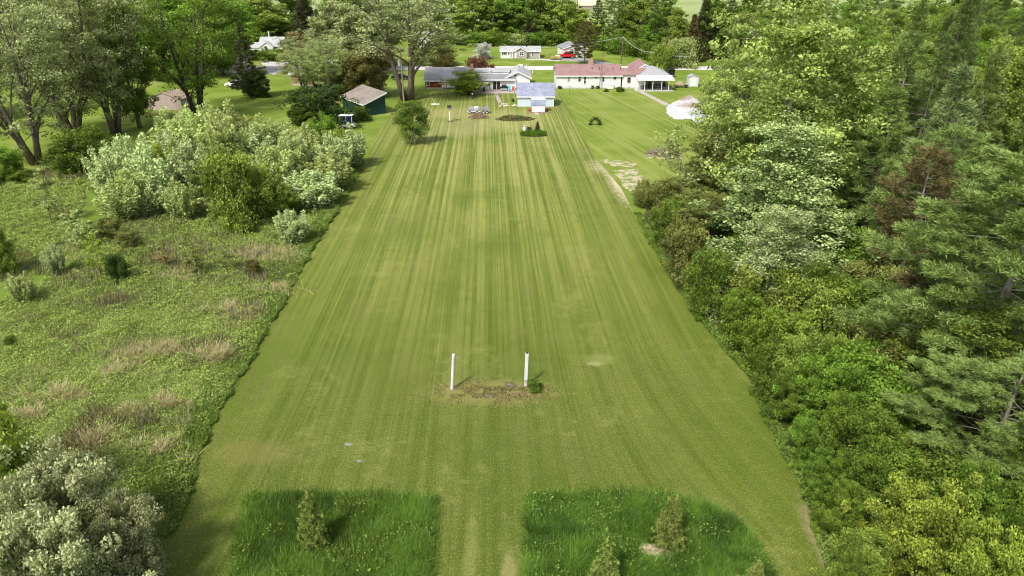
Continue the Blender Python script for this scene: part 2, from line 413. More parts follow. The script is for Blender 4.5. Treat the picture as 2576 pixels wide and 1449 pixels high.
def lawn_material():
    m, nt = nodes('mown_lawn_grass'); co = coords(nt)
    sp = nt.nodes.new('ShaderNodeSeparateXYZ'); nt.links.new(co, sp.inputs[0]); X, Y = sp.outputs[0], sp.outputs[1]
    # mowing direction: along the lot, curving outward on the near right
    near = math_(nt, 'MAXIMUM', math_(nt, 'SUBTRACT', 50, Y), 0)
    rightm = smooth(nt, X, 0, 14); leftm = smooth(nt, math_(nt,'MULTIPLY',X,-1), 6, 20)
    warp = math_(nt, 'MULTIPLY', math_(nt, 'MULTIPLY', near, near), math_(nt, 'MULTIPLY', rightm, .0075))
    warp2 = math_(nt, 'MULTIPLY', math_(nt, 'MULTIPLY', near, near), math_(nt, 'MULTIPLY', leftm, .0015))
    xx = math_(nt, 'ADD', X, math_(nt, 'MULTIPLY', Y, .032))
    xx = math_(nt, 'ADD', math_(nt, 'SUBTRACT', xx, warp), warp2)
    cb = nt.nodes.new('ShaderNodeCombineXYZ'); nt.links.new(xx, cb.inputs[0]); nt.links.new(Y, cb.inputs[1])
    W = cb.outputs[0]
    s1 = noise(nt, mapping(nt, W, (.85,.008,1)), 1, 2, .5)
    s2 = noise(nt, mapping(nt, W, (2.6,.014,1), loc=(7,3,0)), 1, 3, .6)
    s3 = noise(nt, mapping(nt, W, (7,.06,1), loc=(2,9,0)), 1, 2, .5)
    n0 = noise(nt, co, .055, 3, .5); n1 = noise(nt, co, .35, 5, .6); n2 = noise(nt, co, 2.5, 5, .7); n3 = noise(nt, mapping(nt, co, (1,.7,1)), 11, 4, .75); n4 = noise(nt, co, 30, 2, .8)
    st = math_(nt, 'ADD', math_(nt, 'MULTIPLY', s1, .36), math_(nt, 'ADD', math_(nt, 'MULTIPLY', s2, .4), math_(nt, 'MULTIPLY', s3, .24)))
    st = smooth(nt, st, .39, .61)
    stamp = math_(nt, 'MULTIPLY', smooth(nt, Y, 30, 52), math_(nt, 'SUBTRACT', 1, math_(nt,'MULTIPLY', smooth(nt, Y, 112, 135), .8)))
    stamp = math_(nt, 'MULTIPLY_ADD', stamp, .25, .75)
    st = math_(nt, 'ADD', .5, math_(nt, 'MULTIPLY', math_(nt, 'SUBTRACT', st, .5), stamp))
    pat = math_(nt, 'ADD', math_(nt, 'MULTIPLY', n1, .7), math_(nt, 'MULTIPLY', n2, .3))
    c = mix(nt, st, (.098,.135,.012), (.285,.30,.068))
    c = mix(nt, math_(nt,'MULTIPLY', smooth(nt, pat, .45, .7), .55), c, (.22,.25,.055))
    c = mix(nt, math_(nt,'MULTIPLY', smooth(nt, n0, .46, .68), .6), c, (.12,.165,.022))
    c = mix(nt, math_(nt,'MULTIPLY', smooth(nt, noise(nt, co, .6, 6, .7), .5, .68), .4), c, (.13,.17,.022))
    # brown thatch patches
    dry = math_(nt, 'MULTIPLY', smooth(nt, noise(nt, mapping(nt, co, (1,.5,1), loc=(11,4,0)), .22, 6, .65), .54, .72), .5)
    c = mix(nt, dry, c, (.26,.21,.085))
    far = smooth(nt, Y, 60, 125)
    c = mix(nt, math_(nt, 'MULTIPLY', far, math_(nt,'MULTIPLY', smooth(nt, s2, .48, .60), .65)), c, (.40,.385,.15))
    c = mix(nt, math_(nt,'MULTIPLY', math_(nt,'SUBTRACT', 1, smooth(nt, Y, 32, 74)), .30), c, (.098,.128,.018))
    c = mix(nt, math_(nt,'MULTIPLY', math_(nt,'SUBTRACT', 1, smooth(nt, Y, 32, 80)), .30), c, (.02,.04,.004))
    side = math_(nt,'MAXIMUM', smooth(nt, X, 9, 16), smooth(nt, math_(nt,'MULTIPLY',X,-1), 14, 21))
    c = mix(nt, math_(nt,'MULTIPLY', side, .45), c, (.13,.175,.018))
    mo = math_(nt,'ADD', math_(nt,'MULTIPLY', noise(nt, mapping(nt, co, (1,.6,1), loc=(3,8,0)), .16, 5, .62), .6), math_(nt,'MULTIPLY', noise(nt, co, .9, 5, .7), .4))
    c = mix(nt, math_(nt,'MULTIPLY', smooth(nt, mo, .5, .64), .5), c, (.085,.115,.012))
    c = mix(nt, math_(nt,'MULTIPLY', math_(nt,'SUBTRACT', 1, smooth(nt, mo, .36, .48)), .4), c, (.30,.30,.09))
    # wheel tracks
    for tx, wd in ((14.9,.10),(13.6,.08),(-16.6,.15),(-17.9,.12)):
        d = math_(nt, 'ABSOLUTE', math_(nt, 'SUBTRACT', math_(nt,'ADD', X, math_(nt,'MULTIPLY', Y, .032)), tx))
        k = math_(nt, 'MULTIPLY', math_(nt, 'SUBTRACT', 1, smooth(nt, d, wd, wd*2.6)), smooth(nt, n1, .4, .6))
        c = mix(nt, math_(nt,'MULTIPLY',k,.28), c, (.17,.14,.06))
    # fine grass texture
    c = mix(nt, math_(nt,'MULTIPLY', math_(nt,'SUBTRACT', 1, smooth(nt, n3, .38, .56)), .75), c, mix(nt, .7, c, (.045,.075,.008)), 'MIX')
    c = mix(nt, math_(nt,'MULTIPLY', smooth(nt, n3, .53, .68), .6), c, mix(nt, .65, c, (.40,.41,.12)))
    c = mix(nt, math_(nt,'MULTIPLY', smooth(nt, n2, .5, .66), .4), c, mix(nt, .6, c, (.06,.095,.01)))
    c = mix(nt, math_(nt,'MULTIPLY', smooth(nt, n4, .52, .7), .4), c, mix(nt, .6, c, (.05,.09,.015)))
    # spots: (view x, view y, radius x, radius y, colour, amount)
    big = noise(nt, co, 1.6, 5, .65)
    for vx, vy, rx, ry, cc, am in (
        (1230, 986, 4.4, 1.5, (.23,.21,.07), .7), (1185, 985, .5, .25, (.14,.12,.05), .7), (1240, 992, .6, .3, (.15,.13,.06), .5),
        (1285, 972, .45, .5, (.10,.07,.05), .95), (1230, 998, .35, .22, (.12,.09,.08), .9), (1150, 978, .7, .3, (.25,.19,.08), .6), (1320, 992, .7, .3, (.27,.16,.09), .6),
        (1495, 915, .5, .35, (.36,.32,.14), .6), (1510, 905, 1.1, .8, (.23,.26,.08), .5), (1010, 975, 2.6, 2.0, (.11,.13,.02), .3),
        (1575, 452, 2.3, 10.5, (.52,.42,.28), 1.0), (1555, 418, 3.6, 4.5, (.42,.38,.22), .75),
        (1640, 395, 3.0, 4.0, (.26,.22,.13), .7), (1175, 318, 5, 7, (.38,.35,.17), .35), (1150, 285, 7, 5, (.33,.30,.13), .5), (1290, 300, 5, 9, (.36,.35,.13), .4),
        (640, 1140, 2.8, 1.2, (.22,.19,.06), .35), (1025, 560, 3.5, 5, (.13,.15,.04), .25), (1180, 1420, .4, 3.0, (.38,.36,.13), .2),
        (1280, 1440, .4, 1.2, (.40,.34,.15), .4), (2090, 1380, .8, 3.2, (.28,.22,.12), .8), (876, 1118, .25, .12, (.32,.30,.30), .8), (905, 1160, .2, .1, (.3,.28,.26), .8), (1690, 1382, .3,.3,(.3,.3,.3),0)):
        g = G(vx, vy)
        c = mix(nt, math_(nt, 'MULTIPLY', spot(nt, co, g.x, g.y, rx, ry, big), am), c, cc)
    finish(nt, c, .85, math_(nt,'ADD', n3, n4), .55, .04, .12)
    return m
def simple_grass(name, a, b, d, sc=.25, dry=(.33,.30,.12), dramt=.4, stripe=None):
    m, nt = nodes(name); co = coords(nt)
    n1 = noise(nt, co, sc, 5, .6); n2 = noise(nt, co, 2.2, 5, .7); n3 = noise(nt, co, 10, 4, .7)
    c = mix(nt, smooth(nt, n1, .35, .65), a, b)
    if stripe:
        s = noise(nt, mapping(nt, mapping(nt, co, rot=(0,0,stripe)), (.9,.015,1)), 1, 3, .6)
        c = mix(nt, math_(nt,'MULTIPLY', smooth(nt, s, .45, .62), .6), c, dry)
    c = mix(nt, math_(nt,'MULTIPLY', smooth(nt, n2, .45, .7), .5), c, d)
    c = mix(nt, math_(nt,'MULTIPLY', smooth(nt, noise(nt, co, sc*.5, 4), .55, .7), dramt), c, dry)
    c = mix(nt, math_(nt,'MULTIPLY', smooth(nt, n3, .45, .65), .5), c, mix(nt, .6, c, (.04,.07,.01)))
    finish(nt, c, .88, n3, .5, .04, .1); return m
ground = sheet('ground', [(-3000,-200),(3000,-200),(3000,6000),(-3000,6000)], 0, simple_grass('lawn_generic', (.135,.20,.022), (.22,.28,.05), (.12,.17,.022), .12))
EDGE_L = [G(400,1449), G(455,1300), G(500,1150), G(545,1050), G(640,890), G(730,730), G(800,605), G(870,500), G(905,440), G(925,395), G(945,340)]
EDGE_L[0] = Vector((EDGE_L[1].x-1.5, 10, 0))
EDGE_R = [Vector((19.5,10,0)), G(2085,1440), G(2040,1290), G(1995,1180), G(1950,1100), G(1885,950), G(1800,850), G(1740,780), G(1660,650), G(1610,560), G(1560,470), G(1500,400), G(1450,310), G(1415,245)]
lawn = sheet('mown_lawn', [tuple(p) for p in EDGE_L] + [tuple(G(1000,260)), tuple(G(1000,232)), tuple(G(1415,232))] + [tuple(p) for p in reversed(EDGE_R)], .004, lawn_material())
MEADOW = [tuple(p) for p in EDGE_L[:9]] + [tuple(G(890,430)), tuple(G(600,425)), tuple(G(300,430)), tuple(G(-60,430)), (-75, 10)]
MEADOW_MAT = simple_grass('meadow_ground', (.13,.17,.035), (.22,.25,.08), (.22,.18,.09), .3, (.30,.24,.13), .6)
sheet('meadow_ground', MEADOW, .004, MEADOW_MAT)
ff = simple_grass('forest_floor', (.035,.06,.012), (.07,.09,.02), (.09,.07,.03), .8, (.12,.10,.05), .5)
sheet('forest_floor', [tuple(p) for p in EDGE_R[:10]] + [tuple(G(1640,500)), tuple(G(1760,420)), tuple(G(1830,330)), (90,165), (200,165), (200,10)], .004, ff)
sheet('neighbour_lawn', [tuple(G(1560,466)), tuple(G(1500,397)), tuple(G(1451,306)), tuple(G(1417,232)), tuple(G(1640,228)), tuple(G(1860,228)), tuple(G(1860,320)), tuple(G(1780,400)), tuple(G(1660,480))], .008,
      simple_grass('neighbour_grass', (.145,.20,.022), (.225,.27,.05), (.12,.17,.022), .12, (.30,.32,.10), .35, R(-14)))
dm, dn = nodes('dirt_patch'); dco = coords(dn); d1 = noise(dn, dco, .9, 6, .7); d2 = noise(dn, dco, 4, 5, .7)
finish(dn, mix(dn, smooth(dn, d1, .44, .56), (.17,.23,.05), mix(dn, smooth(dn, d2, .4, .6), (.34,.27,.17), (.60,.50,.36))), .95, d2, .6, .05)
rq = random.Random(2)
def ragged(pts, amp, k=7):
    out = []
    for a, b in zip(pts, pts[1:]+pts[:1]):
        for i in range(k):
            p_ = a.lerp(b, i/k); out.append((p_.x+rq.uniform(-amp,amp), p_.y+rq.uniform(-amp,amp)*1.6))
    return out
sheet('bare_dirt', ragged([G(1545,428), G(1600,424), G(1622,450), G(1618,510), G(1598,508), G(1575,478), G(1556,452)], .35), .016, dm)
sheet('bare_dirt', ragged([G(1508,404), G(1560,402), G(1600,412), G(1590,420), G(1540,417)], .35), .014, dm)
sheet('bare_dirt', ragged([G(1620,385), G(1690,382), G(1720,392), G(1690,402), G(1630,398)], .35), .014, dm)
ROADM = mat('road_asphalt_pale', (.60,.55,.53), .9, .08, .6)
r0, r1 = G(1300,176).y, G(1300,166.5).y
sheet('road', [(-260,r0),(260,r0),(260,r1),(-260,r1)], .006, ROADM)
DRV = mat('driveway_gravel', (.52,.48,.45), .95, .2, .8)
sheet('driveway', [tuple(G(x,y)) for x,y in ((1395,152),(1410,146.5),(1478,146),(1490,150),(1535,158),(1560,166.2),(1500,166.2),(1480,157))], .008, mat('driveway_grey', (.30,.29,.29), .9, .15, .6))
sheet('driveway', [tuple(G(x,y)) for x,y in ((655,155),(760,157),(716,176),(688,188),(676,186))], .008, DRV)
sheet('path', [tuple(G(x,y)) for x,y in ((1325,148.5),(1358,147.5),(1410,151),(1405,154),(1350,150.5),(1322,150.5))], .01, DRV)
sheet('path', [tuple(G(x,y)) for x,y in ((1594,225),(1606,224),(1684,262),(1673,266))], .012, mat('walk_concrete', (.42,.38,.33), .9, .15, 1.0))
g0 = G(1204, 233.5); g1 = G(1375, 226)
sheet('patio', [tuple(G(x,y)) for x,y in ((1198,230),(1196,235),(1382,234.5),(1380,226),(1240,226))], .010, mat('patio_concrete', (.46,.38,.35), .9, .12, .8))
# distant field beyond the woods
sheet('field', [(-700,330),(900,330),(1500,2500),(-1500,2500)], .01, simple_grass('field_grass', (.24,.30,.10), (.34,.38,.17), (.30,.34,.13), .02))
# ------------------------------------------------------------------ ground vegetation as stuff
def vnoise(x, y, sc, seed=0):
    rng = np.random.default_rng(seed); T = rng.random((64,64))
    x = x*sc; y = y*sc; xi = np.floor(x).astype(int); yi = np.floor(y).astype(int); fx = x-xi; fy = y-yi
    fx = fx*fx*(3-2*fx); fy = fy*fy*(3-2*fy); a = T[xi%64, yi%64]; b = T[(xi+1)%64, yi%64]; c = T[xi%64,(yi+1)%64]; d = T[(xi+1)%64,(yi+1)%64]
    return (a*(1-fx)+b*fx)*(1-fy)+(c*(1-fx)+d*fx)*fy
def fbm(x, y, sc, seed=0): return (vnoise(x,y,sc,seed)*.5+vnoise(x,y,sc*2.1,seed+1)*.3+vnoise(x,y,sc*4.3,seed+2)*.2)
def inside(px, py, poly):
    r = np.zeros(len(px), bool); n = len(poly); j = n-1
    for i in range(n):
        xi, yi = poly[i][0], poly[i][1]; xj, yj = poly[j][0], poly[j][1]
        c = ((yi > py) != (yj > py)) & (px < (xj-xi)*(py-yi)/(yj-yi+1e-12)+xi); r ^= c; j = i
    return r
def sample(poly, n, rng, dens=None):
    xs = [p[0] for p in poly]; ys = [p[1] for p in poly]; out = []
    tot = 0
    while tot < n:
        x = rng.uniform(min(xs), max(xs), n); y = rng.uniform(min(ys), max(ys), n); k = inside(x, y, poly)
        k &= (np.abs(x) < .78*(y*CS+12.3)+3)
        if dens is not None: k &= rng.random(n) < dens(x, y)
        out.append(np.stack([x[k], y[k]], 1)); tot += k.sum()
    return np.concatenate(out)[:n]
edge_y = np.array([p.y for p in EDGE_L]); edge_x = np.array([p.x for p in EDGE_L])
def dedge(x, y): return np.interp(y, edge_y, edge_x) - x
def blades(p, h, w, rng, bend=.35, z0=0):
    n = len(p); az = rng.uniform(0, 2*PI, n); h = h*rng.uniform(.6,1.25,n)
    b = np.stack([np.cos(az), np.sin(az), np.zeros(n)],1)*w*.5; ba = rng.uniform(0,2*PI,n)
    t = np.stack([np.cos(ba)*h*bend*rng.random(n), np.sin(ba)*h*bend*rng.random(n), h],1)
    c = np.stack([p[:,0], p[:,1], np.full(n, z0)],1)
    return np.stack([c-b, c+b, c+t*.6+b*.7, c+t],1)
rng = np.random.default_rng(3)
MEADOW_G = leafmat('weed_leaves', (.10,.16,.02), (.42,.50,.12), .32, .6, .2)
MEADOW_D = leafmat('dry_stalks', (.20,.17,.06), (.62,.55,.28), .15, .7, .1)
EDGE_G = leafmat('edge_grass_leaves', (.08,.15,.018), (.30,.42,.08), .34, .6, .2)
NW = 430000
TRAIL = [(g_.x,g_.y) for g_ in (G(222,470),G(262,500),G(272,560),G(238,625),(G(130,702)),G(0,765),G(-60,770),G(-60,715),G(60,690),G(165,610),G(212,545))]
sheet('mown_trail', TRAIL, .008, simple_grass('trail_grass', (.11,.175,.02), (.17,.235,.035), (.09,.15,.02), .4))
p = sample(MEADOW, NW, rng, lambda x,y: (.25+.75*np.minimum(1, 60/np.maximum(y,1))**1.5)*~inside(x+.5*vnoise(x,y,1.1,70), y+.5*vnoise(x,y,1.3,71), TRAIL))
hh = fbm(p[:,0], p[:,1], .25, 5); h2 = vnoise(p[:,0], p[:,1], 1.6, 9)
hm = (.08+.9*np.clip(hh-.38,0,1)+.55*h2**3)
P = np.stack([p[:,0], p[:,1], rng.random(NW)**.6*hm], 1)
tint = (-.05+.45*fbm(p[:,0],p[:,1],.5,21)+.25*fbm(p[:,0],p[:,1],.07,23)+.4*P[:,2]/hm*.8+.3*rng.random(NW)-.08).clip(0,1)
V = leaves(P, .125*(1+np.maximum(0,p[:,1]-40)/90), rng, .7, None, .5)
dry = fbm(p[:,0], p[:,1], .22, 40)+.25*(rng.random(NW)-.5) + .10*np.exp(-((dedge(p[:,0],p[:,1])-7)/5)**2)
k = dry > .73
tag(link('meadow_weeds', npmesh('meadow_weeds', V[~k], 4, tint[~k]), MEADOW_G), 'rough green weeds covering the unmown meadow left of the lawn', 'weeds', kind='stuff')
pd = p[k]; nd = len(pd)
Vd = blades(pd, .38, .045, rng, 1.3)
# flattened straw patches and grey brown stalks
sx = []
for vx, vy, rx, ry, n in ((390,885,2.2,1.0,3500),(300,940,1.4,.7,1500),(545,890,1.6,.7,2200),(550,900,1,.5,800),(330,900,1.6,.8,1800),(140,995,2.2,.7,2200),(430,1015,1.5,.6,1800),(560,780,1.8,.8,1500),(610,800,1.6,1.2,2500),(700,730,2,.8,1600),(650,640,3.5,1.4,3000),(720,650,2,1,1500),(250,1100,1.2,.6,1200),(480,1155,.45,.25,700),(120,1230,1.8,.5,900),(330,1040,1.2,.5,800),(90,440,6,2,2500),(180,430,5,2,2500),(350,550,2,1.4,1600),(520,530,1.6,2,1500),(200,640,3,1.6,1500),(450,700,2,1,900),(60,1050,1.5,.4,900),(390,1130,1.5,.5,1100)):
    g = G(vx, vy); q = rng.normal(size=(n,2))*[rx*.55, ry*.75]+[g.x, g.y]
    lump = vnoise(q[:,0], q[:,1], 1.8, 77) > .45; sx.append(q[lump])
q = np.concatenate(sx); Vq = blades(q, .5, .05, rng, 1.8)
Vd = np.concatenate([Vd, Vq]); td = np.concatenate([.45*rng.random(nd)+.1, .45+.55*rng.random(len(q))])
tag(link('dry_grass', npmesh('dry_grass', Vd, 4, td), MEADOW_D), 'straw coloured dead grass lying in patches through the meadow', 'dry grass', kind='stuff')
bs = []
for vx, vy, rx, ry, n in ((400,640,2.5,3,1800),(470,660,2.5,3,2600),(560,690,3,3,2600),(330,610,3,3,1600),(180,440,8,3,5000),(100,440,8,3,3000),(210,600,3,3,1800),(90,690,3,2,1500),(200,700,3,2,1500),(610,790,1.3,1.2,1800),(300,880,4,1.5,1200),(360,1060,3,1,1500),(300,760,5,2,1500),(640,640,3,2,1500),(480,870,2,1,800),(680,700,2,2,1200),(520,620,4,4,2000),(420,560,3,3,1500)):
    g = G(vx, vy); q = rng.normal(size=(n,2))*[rx*.6, ry*.7]+[g.x, g.y]; lump = vnoise(q[:,0], q[:,1], 1.3, 88) > .42; bs.append(q[lump])
q = np.concatenate(bs); q = q[inside(q[:,0], q[:,1], MEADOW) & (rng.random(len(q)) < .6)]; n = len(q)
tag(link('bramble_stalks', npmesh('bramble_stalks', blades(q, .75, .04, rng, .7), 4, rng.random(n)), leafmat('bramble_brown', (.16,.13,.07), (.44,.38,.24), .1, .7, .1)), 'grey-brown dead stems and brambles standing in clumps in the meadow', 'dead stems', kind='stuff')
# lush fringe along the left edge of the mown lawn
n = 60000; ye = rng.uniform(20, 100, n); w = rng.random(n)**1.5*2.9*(.35+vnoise(ye,ye*0,.22,19)); lum = vnoise(ye, w, .6, 31)
xe = np.interp(ye, edge_y, edge_x) - w + .4*(vnoise(ye,ye*0,.5,8)-.45) + .5*(vnoise(ye,ye*0,2.7,18)-.5)
pe = np.stack([xe, ye],1); keep = lum+.35*rng.random(n) > .38; pe = pe[keep]; er = rng.uniform(20, 78, 26000); xr_ = np.interp(er, np.array([p.y for p in EDGE_R]), np.array([p.x for p in EDGE_R]))+.9*rng.random(26000)-.35*vnoise(er,er*0,.9,4); pe = np.concatenate([pe, np.stack([xr_,er],1)]); n = len(pe)
Pe = np.stack([pe[:,0], pe[:,1], rng.random(n)*.34*(.3+vnoise(pe[:,1],pe[:,0],.8,14))],1)
Ve = np.concatenate([leaves(Pe, .15, rng, .6, None, .5), blades(pe[:n//2], .3, .05, rng, .9)])
te = np.concatenate([(.15+.5*fbm(pe[:,0],pe[:,1],.9,3)+.5*Pe[:,2]).clip(0,1), .3+.5*rng.random(n//2)])
tag(link('edge_grass', npmesh('edge_grass', Ve, 4, te), EDGE_G), 'lush green grass fringe along both edges of the mown lawn', 'grass', kind='stuff')
# two unmown plots of tall grass
TALL = leafmat('tall_grass_blades', (.04,.12,.012), (.29,.47,.065), .42, .5, .25, 0)
PL = [(a.x,a.y) for a in (G(627,1246), G(760,1243), G(960,1249), G(1098,1252), G(1092,1350), G(1083,1460))] ; PL = PL + [(PL[-1][0]-.2, 17), (G(583,1449).x-.9, 17), (G(583,1449).x, G(583,1449).y)]
PR = [(a.x,a.y) for a in (G(1325,1248), G(1450,1243), G(1600,1243), G(1700,1256), G(1800,1284), G(1870,1325), G(1905,1380), G(1945,1450))]; PR = PR + [(PR[-1][0]-.2, 17), (PR[0][0]-.3, 17)]
PM = simple_grass('plot_ground', (.05,.11,.015), (.08,.15,.02), (.05,.09,.015))
for poly, lb in ((PL,'left'),(PR,'right')):
    sheet('grass_plot', poly, .008, PM)
    area = abs(sum(poly[i][0]*poly[(i+1)%len(poly)][1]-poly[(i+1)%len(poly)][0]*poly[i][1] for i in range(len(poly))))/2
    n = int(area*900); gb = G(1660,1385)
    q = sample(poly, n, rng)+rng.normal(size=(n,2))*.12
    if lb == 'right':
        dd = ((q[:,0]-gb.x+.2)/1.1)**2+((q[:,1]-gb.y)/.7)**2 + .8*(vnoise(q[:,0],q[:,1],3,4)-.5)
        q = q[(dd > .75)]
    n = len(q); hx = .16+.5*fbm(q[:,0],q[:,1],.8,11)
    # clumps leaning together
    V = blades(q, 1.0, .026, rng, .75); c = V[:, :1, :].copy(); c[:,:,2] = 0
    V = V.copy(); V[:,:,2] *= hx[:,None]
    la = 6.28*vnoise(q[:,0],q[:,1],2.3,13); V[:,3,0] += np.cos(la)*.10; V[:,3,1] += np.sin(la)*.10; V[:,2,0] += np.cos(la)*.07; V[:,2,1] += np.sin(la)*.07
    t = (.55*fbm(q[:,0],q[:,1],.55,17)+.35*vnoise(q[:,0],q[:,1],2.2,15)+.35*rng.random(n)-.12).clip(0,1)
    tag(link('tall_grass', npmesh('tall_grass', V, 4, t), TALL), 'deep green unmown grass plot with ' + ('one young evergreen, left of the mown gap' if lb=='left' else 'several young evergreens, right of the mown gap'), 'grass', kind='stuff')
wq = []
for poly in (PL, PR):
    q = sample(poly, 9000, rng); wq.append(q[(vnoise(q[:,0],q[:,1],.55,91) > .52) & ((q[:,0]-gb.x)**2+(q[:,1]-gb.y)**2 > 1.2)])
q = np.concatenate(wq); n = len(q); hx = .25+.3*rng.random(n)
tag(link('plot_weeds', npmesh('plot_weeds', np.concatenate([leaves(np.stack([q[:,0],q[:,1],hx],1), .11, rng, .9), blades(q[:2500], .75, .02, rng, .5)]), 4, np.concatenate([.3+.6*rng.random(n), np.full(2500, .95)])), EDGE_G), 'pale broad-leaved weeds and seed stalks among the tall grass plots', 'weeds', kind='stuff')
gb = G(1655,1388)
m_, nt_ = nodes('bare_sand'); co_ = coords(nt_); nn_ = noise(nt_, co_, 5, 5, .7)
finish(nt_, mix(nt_, smooth(nt_, nn_, .4, .62), (.24,.20,.11), (.50,.42,.28)), .95, nn_, .6, .05)
rr = random.Random(4)
bpts = [(gb.x+(1+.25*rr.uniform(-1,1))*1.15*math.cos(a)-.25*math.sin(a), gb.y+(1+.25*rr.uniform(-1,1))*.62*math.sin(a)-.35*math.cos(a)) for a in [2*PI*i/18 for i in range(18)]]
sheet('bare_dirt', bpts, .014, m_)
gq = G(1230, 988); n = 5200; q = rng.normal(size=(n,2))*[2.1,.75]+[gq.x,gq.y]; q = q[(vnoise(q[:,0],q[:,1],2.2,52) > .42)]; n = len(q)
tag(link('thatch', npmesh('thatch', np.concatenate([blades(q, .14, .035, rng, 1.4), leaves(np.stack([q[::3,0]+.2,q[::3,1],np.full(len(q[::3]),.05)],1), .1, rng, 1.2)]), 4, np.concatenate([rng.random(n), rng.random(len(q[::3]))])), leafmat('thatch_straw', (.12,.12,.03), (.42,.33,.15), .15, .7, .1)), 'scruffy dry thatch and weeds on the ground between the white posts', 'dry grass', kind='stuff')
# short lawn blades in the foreground and along the edge of the plots
n = 150000; FG = [(-20,18),(19,18),(19,46),(-20,46)]
q = sample([(p.x,p.y) for p in EDGE_L[:6]] + [(p.x,p.y) for p in reversed(EDGE_R[:7])], n, rng, lambda x,y: np.clip((50-y)/25,0,1))
tt = (.25+.5*fbm(q[:,0],q[:,1],.5,61)+.3*rng.random(n)-.1).clip(0,1)
tag(link('short_grass', npmesh('short_grass', blades(q, .055, .028, rng, .9), 4, tt), leafmat('short_blades', (.065,.11,.015), (.19,.245,.05), .2, .6, .2, 0)), 'short mown grass blades over the near lawn', 'grass', kind='stuff')
# ------------------------------------------------------------------ LEFT SIDE TREES
treeV('open', 92, 412, -70, 330, 'silver', 'tall grey-green open tree with leaning trunk at the far left', bk=BARK, lean=R(-6), name='maple_tree')
treeV('open', 185, 345, -60, 360, 'silver', 'wide many-stemmed grey-green tree beside the leaning trunk at left', name='maple_tree')
treeV('open', 292, 335, -80, 230, 'silver', 'tall silvery tree with the palest bluish leaves, right of the many-stemmed tree', name='poplar_tree')
treeV('big', 352, 322, -60, 150, 'mid', 'dark green weeping tree whose branches hang left of the tan shed', name='willow_tree')
treeV('open', 497, 290, -70, 270, 'bright', 'bright green spreading tree with a short dark trunk just right of the tan shed', bk=BARKD, name='maple_tree')
treeV('pine', 632, 246, 62, 120, 'spruce', 'dark brownish spruce with bare lower trunk beside the left neighbour lawn', bk=BARKL, name='spruce_tree')
treeV('shrub', 648, 244, 180, 66, 'dark', 'dark rounded shrub at the foot of the brownish spruce', name='shrub', cat='shrub')
for i,(x,b,t,w,lf) in enumerate(((-60,300,-40,260,'silver'),(60,205,-50,240,'bright'),(150,200,-60,220,'fresh'),(240,200,-60,200,'fresh'),(330,200,-60,190,'bright'),(420,200,-60,190,'bright'),(560,190,-60,170,'bright'),(110,195,-20,200,'silver'))):
    plc = ['cut by the left frame edge','behind the leaning trunk','behind the many-stemmed tree','between the many-stemmed and silvery trees','behind the silvery tree','behind the weeping tree','behind the spreading tree by the tan shed','in front of the pair left of the silvery tree'][i]
    treeV('far', x, b, t, w, lf, {'silver':'grey-green','mid':'mid green','fresh':'fresh green','bright':'bright green'}[lf]+' background tree '+plc, group='trees behind the big left trees', name='background_tree')
treeV('far', 600, 150, -30, 130, 'bright', 'bright green leafy tree left of the small white house', name='background_tree')
treeV('far', 672, 112, -35, 130, 'fresh', 'yellow-green billowing tree right behind the small white house', name='background_tree')
treeV('far', 668, 118, 35, 70, 'bright', 'small round green tree peeping over the small white house roof', name='background_tree')
treeV('far', 722, 112, 48, 60, 'bright', 'dense rounded green tree at the right end of the small white house', name='background_tree')
treeV('spruce', 775, 116, -28, 105, 'spruce', 'large dark brown-green spruce behind the bronze-leaved tree', name='spruce_tree')
treeV('spruce', 806, 120, 22, 58, 'blue', 'narrow blue-grey spruce right of the large dark spruce', name='spruce_tree')
treeV('far', 850, 110, -40, 110, 'bright', 'bright green tree beyond the blue-grey spruce', name='background_tree')
treeV('far', 620, 100, -40, 110, 'fresh', 'pale green far tree left of the billowing yellow-green one', name='background_tree')
treeV('far', 740, 95, -40, 110, 'bright', 'green far tree between the billowing tree and the dark spruce', name='background_tree')
treeV('far', 748, 182, 76, 88, 'bronze', 'bronze-leaved tree right of the small white house', name='maple_tree')
treeV('open', 800, 222, 78, 150, 'silver', 'pale grey-green multi-stemmed tree in front of the brick house', name='small_tree')
treeV('open', 830, 240, 92, 110, 'pale', 'slender pale tree with thin visible stems above the brown shed roof', name='small_tree')
treeV('open', 765, 236, 110, 100, 'pale', 'thin pale tree at the left corner of the brick house', name='small_tree')
treeV('far', 905, 186, -30, 150, 'silver', 'tall grey-green tree left of the huge central tree', name='background_tree')
treeV('far', 850, 176, -10, 110, 'silver', 'silvery tree standing behind the bronze and pale trees', name='background_tree')
treeV('far', 960, 170, -40, 130, 'silver', 'grey-green tree directly behind the utility pole', name='background_tree')
treeV('shrub', 925, 241, 122, 128, 'rust', 'huge rounded rusty dark bush beside the brown-roofed green shed', name='bush', cat='bush', var=0)
treeV('shrub', 880, 232, 140, 90, 'olive', 'olive-gold bush leaning against the huge rusty bush', name='bush', cat='bush', var=1)
treeV('giant', 1027, 252, -70, 292, 'silver', 'huge central tree with furrowed grey trunk standing beside the utility pole', bk=BARK, name='maple_tree', rot=1.2)
treeV('far', 1105, 166, 88, 95, 'olive', 'hazy grey-green tree spreading low to the right of the huge central tree', name='background_tree')
treeV('birch', 1043, 362, 246, 84, 'mid', 'small birch with a crooked white trunk alone on the lawn', bk=BIRCH, name='birch_tree')
treeV('birch', 1178, 237, 173, 104, 'yellow', 'low bright green umbrella-shaped maple in front of the long house', name='maple_tree')
treeV('shrub', 808, 314, 222, 165, 'dark', 'dark green bush covering the near left end of the brown-roofed shed', name='bush', cat='bush')
treeV('shrub', 772, 316, 262, 66, 'mid', 'green bush at the left of the dark shed bush', name='bush', cat='bush')
